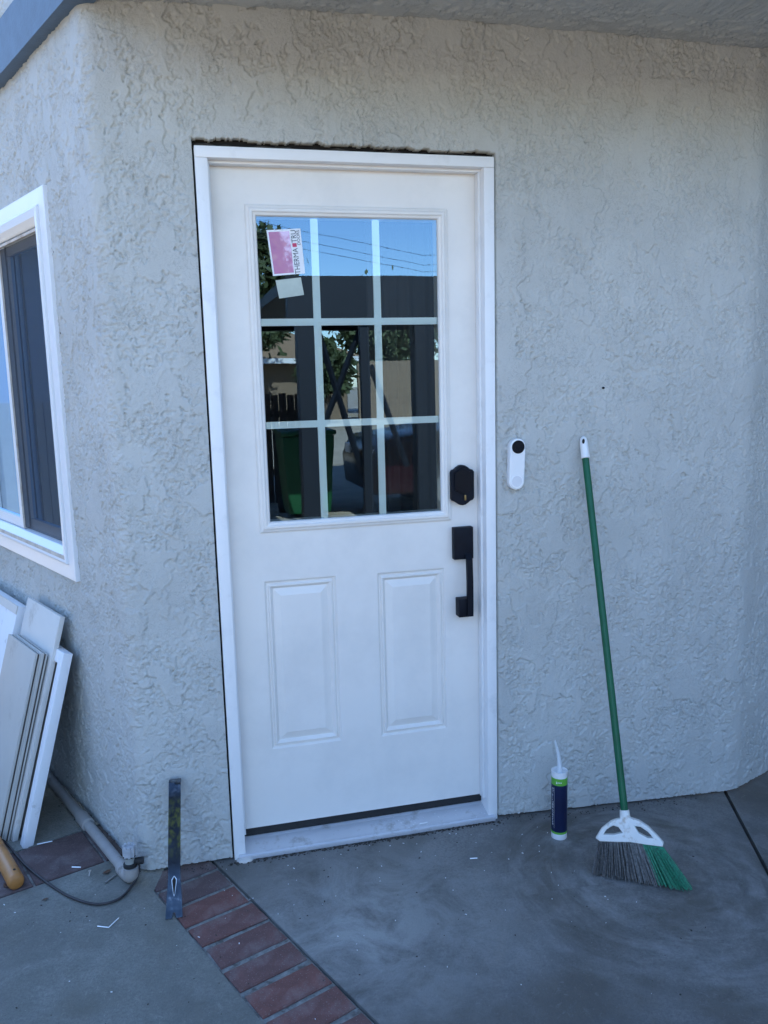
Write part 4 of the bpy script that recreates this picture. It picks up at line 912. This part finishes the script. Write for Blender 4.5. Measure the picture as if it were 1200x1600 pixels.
# neighbour's house
nh = root('tan_house', 'single storey tan house with sunlit shingle roof mirrored in glass', 'house', (0, -34, -0.16))
bbox('wall', M['tanwall'], nh, -9, 6.8, -40, -30.8, -0.15, 2.2)
bm = bmesh.new(); e_ = [(-9.6, -30.0), (7.3, -30.0), (7.3, -41), (-9.6, -41)]; vs = [bm.verts.new((x, y, 2.25)) for x, y in e_]; lo = [bm.verts.new((x, y, 2.08)) for x, y in e_]; ra, rb = bm.verts.new((-5, -35.5, 4.3)), bm.verts.new((2.8, -35.5, 4.3))
bm.faces.new((vs[0], vs[1], rb, ra)); bm.faces.new((vs[1], vs[2], rb)); bm.faces.new((vs[2], vs[3], ra, rb)); bm.faces.new((vs[3], vs[0], ra))
bm.faces.new(lo)
rf = link('roof', mesh(bm), M['shingle'], nh)
bm = bmesh.new(); box(bm, -9.6, 7.3, -30.0, -29.95, 2.05, 2.25); box(bm, 7.3, 7.35, -41, -29.95, 2.05, 2.25); link('gutter', mesh(bm), M['white_trim'], rf)
wf = bbox('window', M['white_trim'], nh, 1.2, 3.0, -30.8, -30.74, 0.9, 1.9); bbox('pane', M['glass_car'], wf, 1.3, 2.9, -30.735, -30.72, 1.0, 1.8)
bbox('block_wall', M['tanwall'], None, 6.9, 30, -29.3, -29.1, -0.16, 2.05, label='tan block wall beyond the carport mirrored in the glass', cat='wall')
# trees beyond
def tree(x, y, h, r, seed, label):
    t = root('leafy_tree', label, 'tree', (x, y, -0.16), 'trees beyond the drive'); rn = random.Random(seed)
    bm = bmesh.new(); tube(bm, [(x, y, -0.16), (x + 0.1, y, h * 0.35), (x, y, h * 0.7)], [0.2, 0.15, 0.07], 8)
    for i in range(5):
        a = rn.uniform(0, 6.28); tube(bm, [(x + 0.05, y, h * (0.35 + 0.06 * i)), (x + math.cos(a) * r * 0.7, y + math.sin(a) * r * 0.7, h * (0.6 + 0.06 * i))], [0.07, 0.02], 6)
    link('trunk', mesh(bm), M['bark'], t)
    n = 9000; nr_ = np.random.RandomState(seed); ncl = 60
    cc = nr_.normal(size=(ncl, 3)); cc /= np.linalg.norm(cc, axis=1)[:, None]; cc *= (0.35 + 0.65 * nr_.rand(ncl, 1)) * np.array([r, r, h * 0.33]); cc += np.array([x, y, h * 0.66])
    k_ = nr_.randint(0, ncl, n); P_ = cc[k_] + nr_.normal(size=(n, 3)) * r * 0.13; d1 = nr_.normal(size=(n, 3)) * 0.10; d2_ = nr_.normal(size=(n, 3)) * 0.10
    VV = np.stack([P_, P_ + d1, P_ + d1 + d2_, P_ + d2_], 1).reshape(-1, 3)
    link('crown', grid_mesh(VV, np.arange(n * 4).reshape(n, 4), False), M['leaf'], t)
tree(2.35, -26, 6.6, 1.75, 1, 'broad dark leafy tree in front of the tan house'); tree(9.5, -34, 5.2, 2.6, 2, 'low round tree behind the block wall'); tree(5.3, -27.5, 2.6, 0.9, 3, 'small leafy tree beside the block wall')
# fence and bin
fn = root('picket_fence', 'weathered dark board fence mirrored at the left of the glass', 'fence', (-0.1, -8.6, -0.16))
pm_ = None
for i in range(46):
    if pm_ is None:
        bm = bmesh.new(); box(bm, -0.045, 0.045, -0.01, 0.01, 0, 1.42); pm_ = mesh(bm); pm_.materials.append(M['fence'])
    o = bpy.data.objects.new('picket', pm_); COL.objects.link(o); o.parent = fn; o.location = (-2.6 + i * 0.101, random.uniform(-0.006, 0.006), random.uniform(-0.02, 0.01))
bm = bmesh.new(); box(bm, -2.8, 1.85, -8.66, -8.61, 0.2, 0.29); box(bm, -2.8, 1.85, -8.66, -8.61, 0.95, 1.04); 
for v in bm.verts: v.co.x += 0.05
link('rail', mesh(bm), M['fence'], fn)
tbn = root('trash_bin', 'green wheeled trash bin by the fence mirrored in glass', 'trash bin', (1.42, -7.4, -0.16))
bm = bmesh.new(); vs = box(bm, 1.12, 1.72, -7.75, -7.05, -0.10, 0.80, bev=0.02)
for v in bm.verts:
    k_ = 0.82 + 0.18 * (v.co.z + 0.1) / 0.9; v.co.x = 1.42 + (v.co.x - 1.42) * k_; v.co.y = -7.4 + (v.co.y + 7.4) * k_
link('body', mesh(bm), M['bin'], tbn)
bbox('lid', M['bin'], tbn, 1.10, 1.74, -7.78, -7.0, 0.805, 0.86, bev=0.02)
for x in (1.16, 1.68):
    bm = bmesh.new(); tube(bm, [(x - 0.03, -7.72, -0.06), (x + 0.03, -7.72, -0.06)], 0.10, 16); link('wheel', mesh(bm), M['black_soft'], tbn)
# parked car under the carport
car = root('parked_car', 'dark maroon car parked under the carport mirrored in glass', 'car', (4.3, -7.6, -0.16))
cz = -0.16
body = [(2.15, 0.32), (2.12, 0.62), (2.22, 0.84), (3.0, 0.95), (3.35, 1.0), (5.9, 1.0), (6.35, 0.92), (6.42, 0.5), (6.4, 0.3)]
for wx in (5.6, 3.0):
    k_ = [(wx + 0.37 * math.cos(a), 0.3 + 0.37 * math.sin(a)) for a in [math.pi * i / 10 for i in range(11)]]; body += k_
body = [(x, z + cz) for x, z in body]
link('body', prism([body], 1.66, lambda x, y, z: (x, -7.6 + z, y), 0.04), M['carpaint'], car)
cabin = [(3.3, 1.0), (3.85, 1.42), (4.2, 1.47), (5.2, 1.47), (5.45, 1.42), (5.95, 1.0)]
cb2 = link('cabin', prism([[(x, z + cz) for x, z in cabin]], 1.36, lambda x, y, z: (x, -7.6 + z, y), 0.04), M['carpaint'], car)
for a, b in (((3.55, 1.05), (4.5, 1.40)), ((4.6, 1.05), (5.6, 1.40))):
    link('side_window', prism([[(a[0], a[1] + cz), (b[0], a[1] + cz), (b[0] - 0.12, b[1] + cz), (a[0] + 0.35, b[1] + cz)]], 1.50, lambda x, y, z: (x, -7.6 + z, y)), M['lens'], cb2)
for wx in (5.6, 3.0):
    for sy in (-1, 1):
        bm = bmesh.new(); tube(bm, [(wx, -7.6 + sy * 0.66, 0.31 + cz), (wx, -7.6 + sy * 0.86, 0.31 + cz)], 0.32, 24); w_ = link('wheel', mesh(bm, True, 40), M['black_soft'], car)
        bm = bmesh.new(); tube(bm, [(wx, -7.6 + sy * 0.865, 0.31 + cz), (wx, -7.6 + sy * 0.875, 0.31 + cz)], 0.2, 20); link('rim', mesh(bm), M['steel'], w_)
bm = bmesh.new(); box(bm, 2.09, 2.16, -8.3, -8.0, 0.5, 0.62); link('headlight', mesh(bm), M['plastic_white'], car)
bm = bmesh.new(); box(bm, 2.09, 2.16, -7.2, -6.9, 0.5, 0.62); link('headlight', mesh(bm), M['plastic_white'], car)
# overhead lines
for k_, (za, zb_) in enumerate(((6.3, 5.2), (6.0, 4.9), (5.75, 4.7))):
    bm = bmesh.new(); tube(bm, [(-30, -24, 10.5 - k_ * 0.3), (2.0, -24, za), (8, -24, zb_), (30, -24, zb_ + 1.2)], 0.006, 4)
    link('overhead_wire', mesh(bm), M['black'], None, label=('topmost overhead wire crossing the mirrored sky in the glass', 'middle overhead wire crossing the mirrored sky in the glass', 'lowest overhead wire crossing the mirrored sky in the glass')[k_], cat='wire', group='overhead wires')

# unseen pale house added so the window mirrors no bright horizon
bh = root('added_pale_house', 'pale blue grey house added to block bright horizon from the sliding window', 'house', (-9, -2, -0.16))
M['palewall'] = simple('pale blue grey siding', (0.26, 0.31, 0.39), 0.8, 0.03, 3)
bbox('wall', M['palewall'], bh, -14, -8.0, -16, 27, -0.16, 3.6)
bm = bmesh.new(); R4 = [bm.verts.new(p) for p in ((-7.5, -16.5, 3.61), (-7.5, 27.5, 3.61), (-14.5, 27.5, 3.61), (-14.5, -16.5, 3.61), (-11, -14, 5.1), (-11, 25, 5.1))]
for q in ((0, 1, 5, 4), (1, 2, 5), (2, 3, 4, 5), (3, 0, 4), (0, 3, 2, 1)): bm.faces.new([R4[i] for i in q])
link('roof', mesh(bm), M['shingle_ours'], bh)
for y in (-9, -3.5, 2):
    wf = bbox('window', M['white_trim'], bh, -8.0, -7.95, y, y + 1.6, 0.9, 2.1); bbox('pane', M['lens'], wf, -7.949, -7.94, y + 0.08, y + 1.52, 0.98, 2.02)

# unseen low fence added to keep sunlit ground out of the window reflection
sf = root('added_fence', 'low pale blue grey board fence added to cover bright ground in the window reflection', 'fence', (-4.2, 6, -0.16))
M['palefence'] = simple('pale fence paint', (0.24, 0.29, 0.37), 0.8, 0.05, 6)
bm = bmesh.new(); box(bm, -0.012, 0.012, -0.095, 0.095, 0, 1.45); pb_ = mesh(bm); pb_.materials.append(M['palefence'])
for i in range(60):
    o = bpy.data.objects.new('fence_board', pb_); COL.objects.link(o); o.parent = sf; o.location = (random.uniform(-0.004, 0.004), -4.5 + i * 0.197, 0)
for z in (0.2, 1.1): bbox('rail', M['palefence'], sf, -4.27, -4.22, 1.4, 13.2, z, z + 0.09)
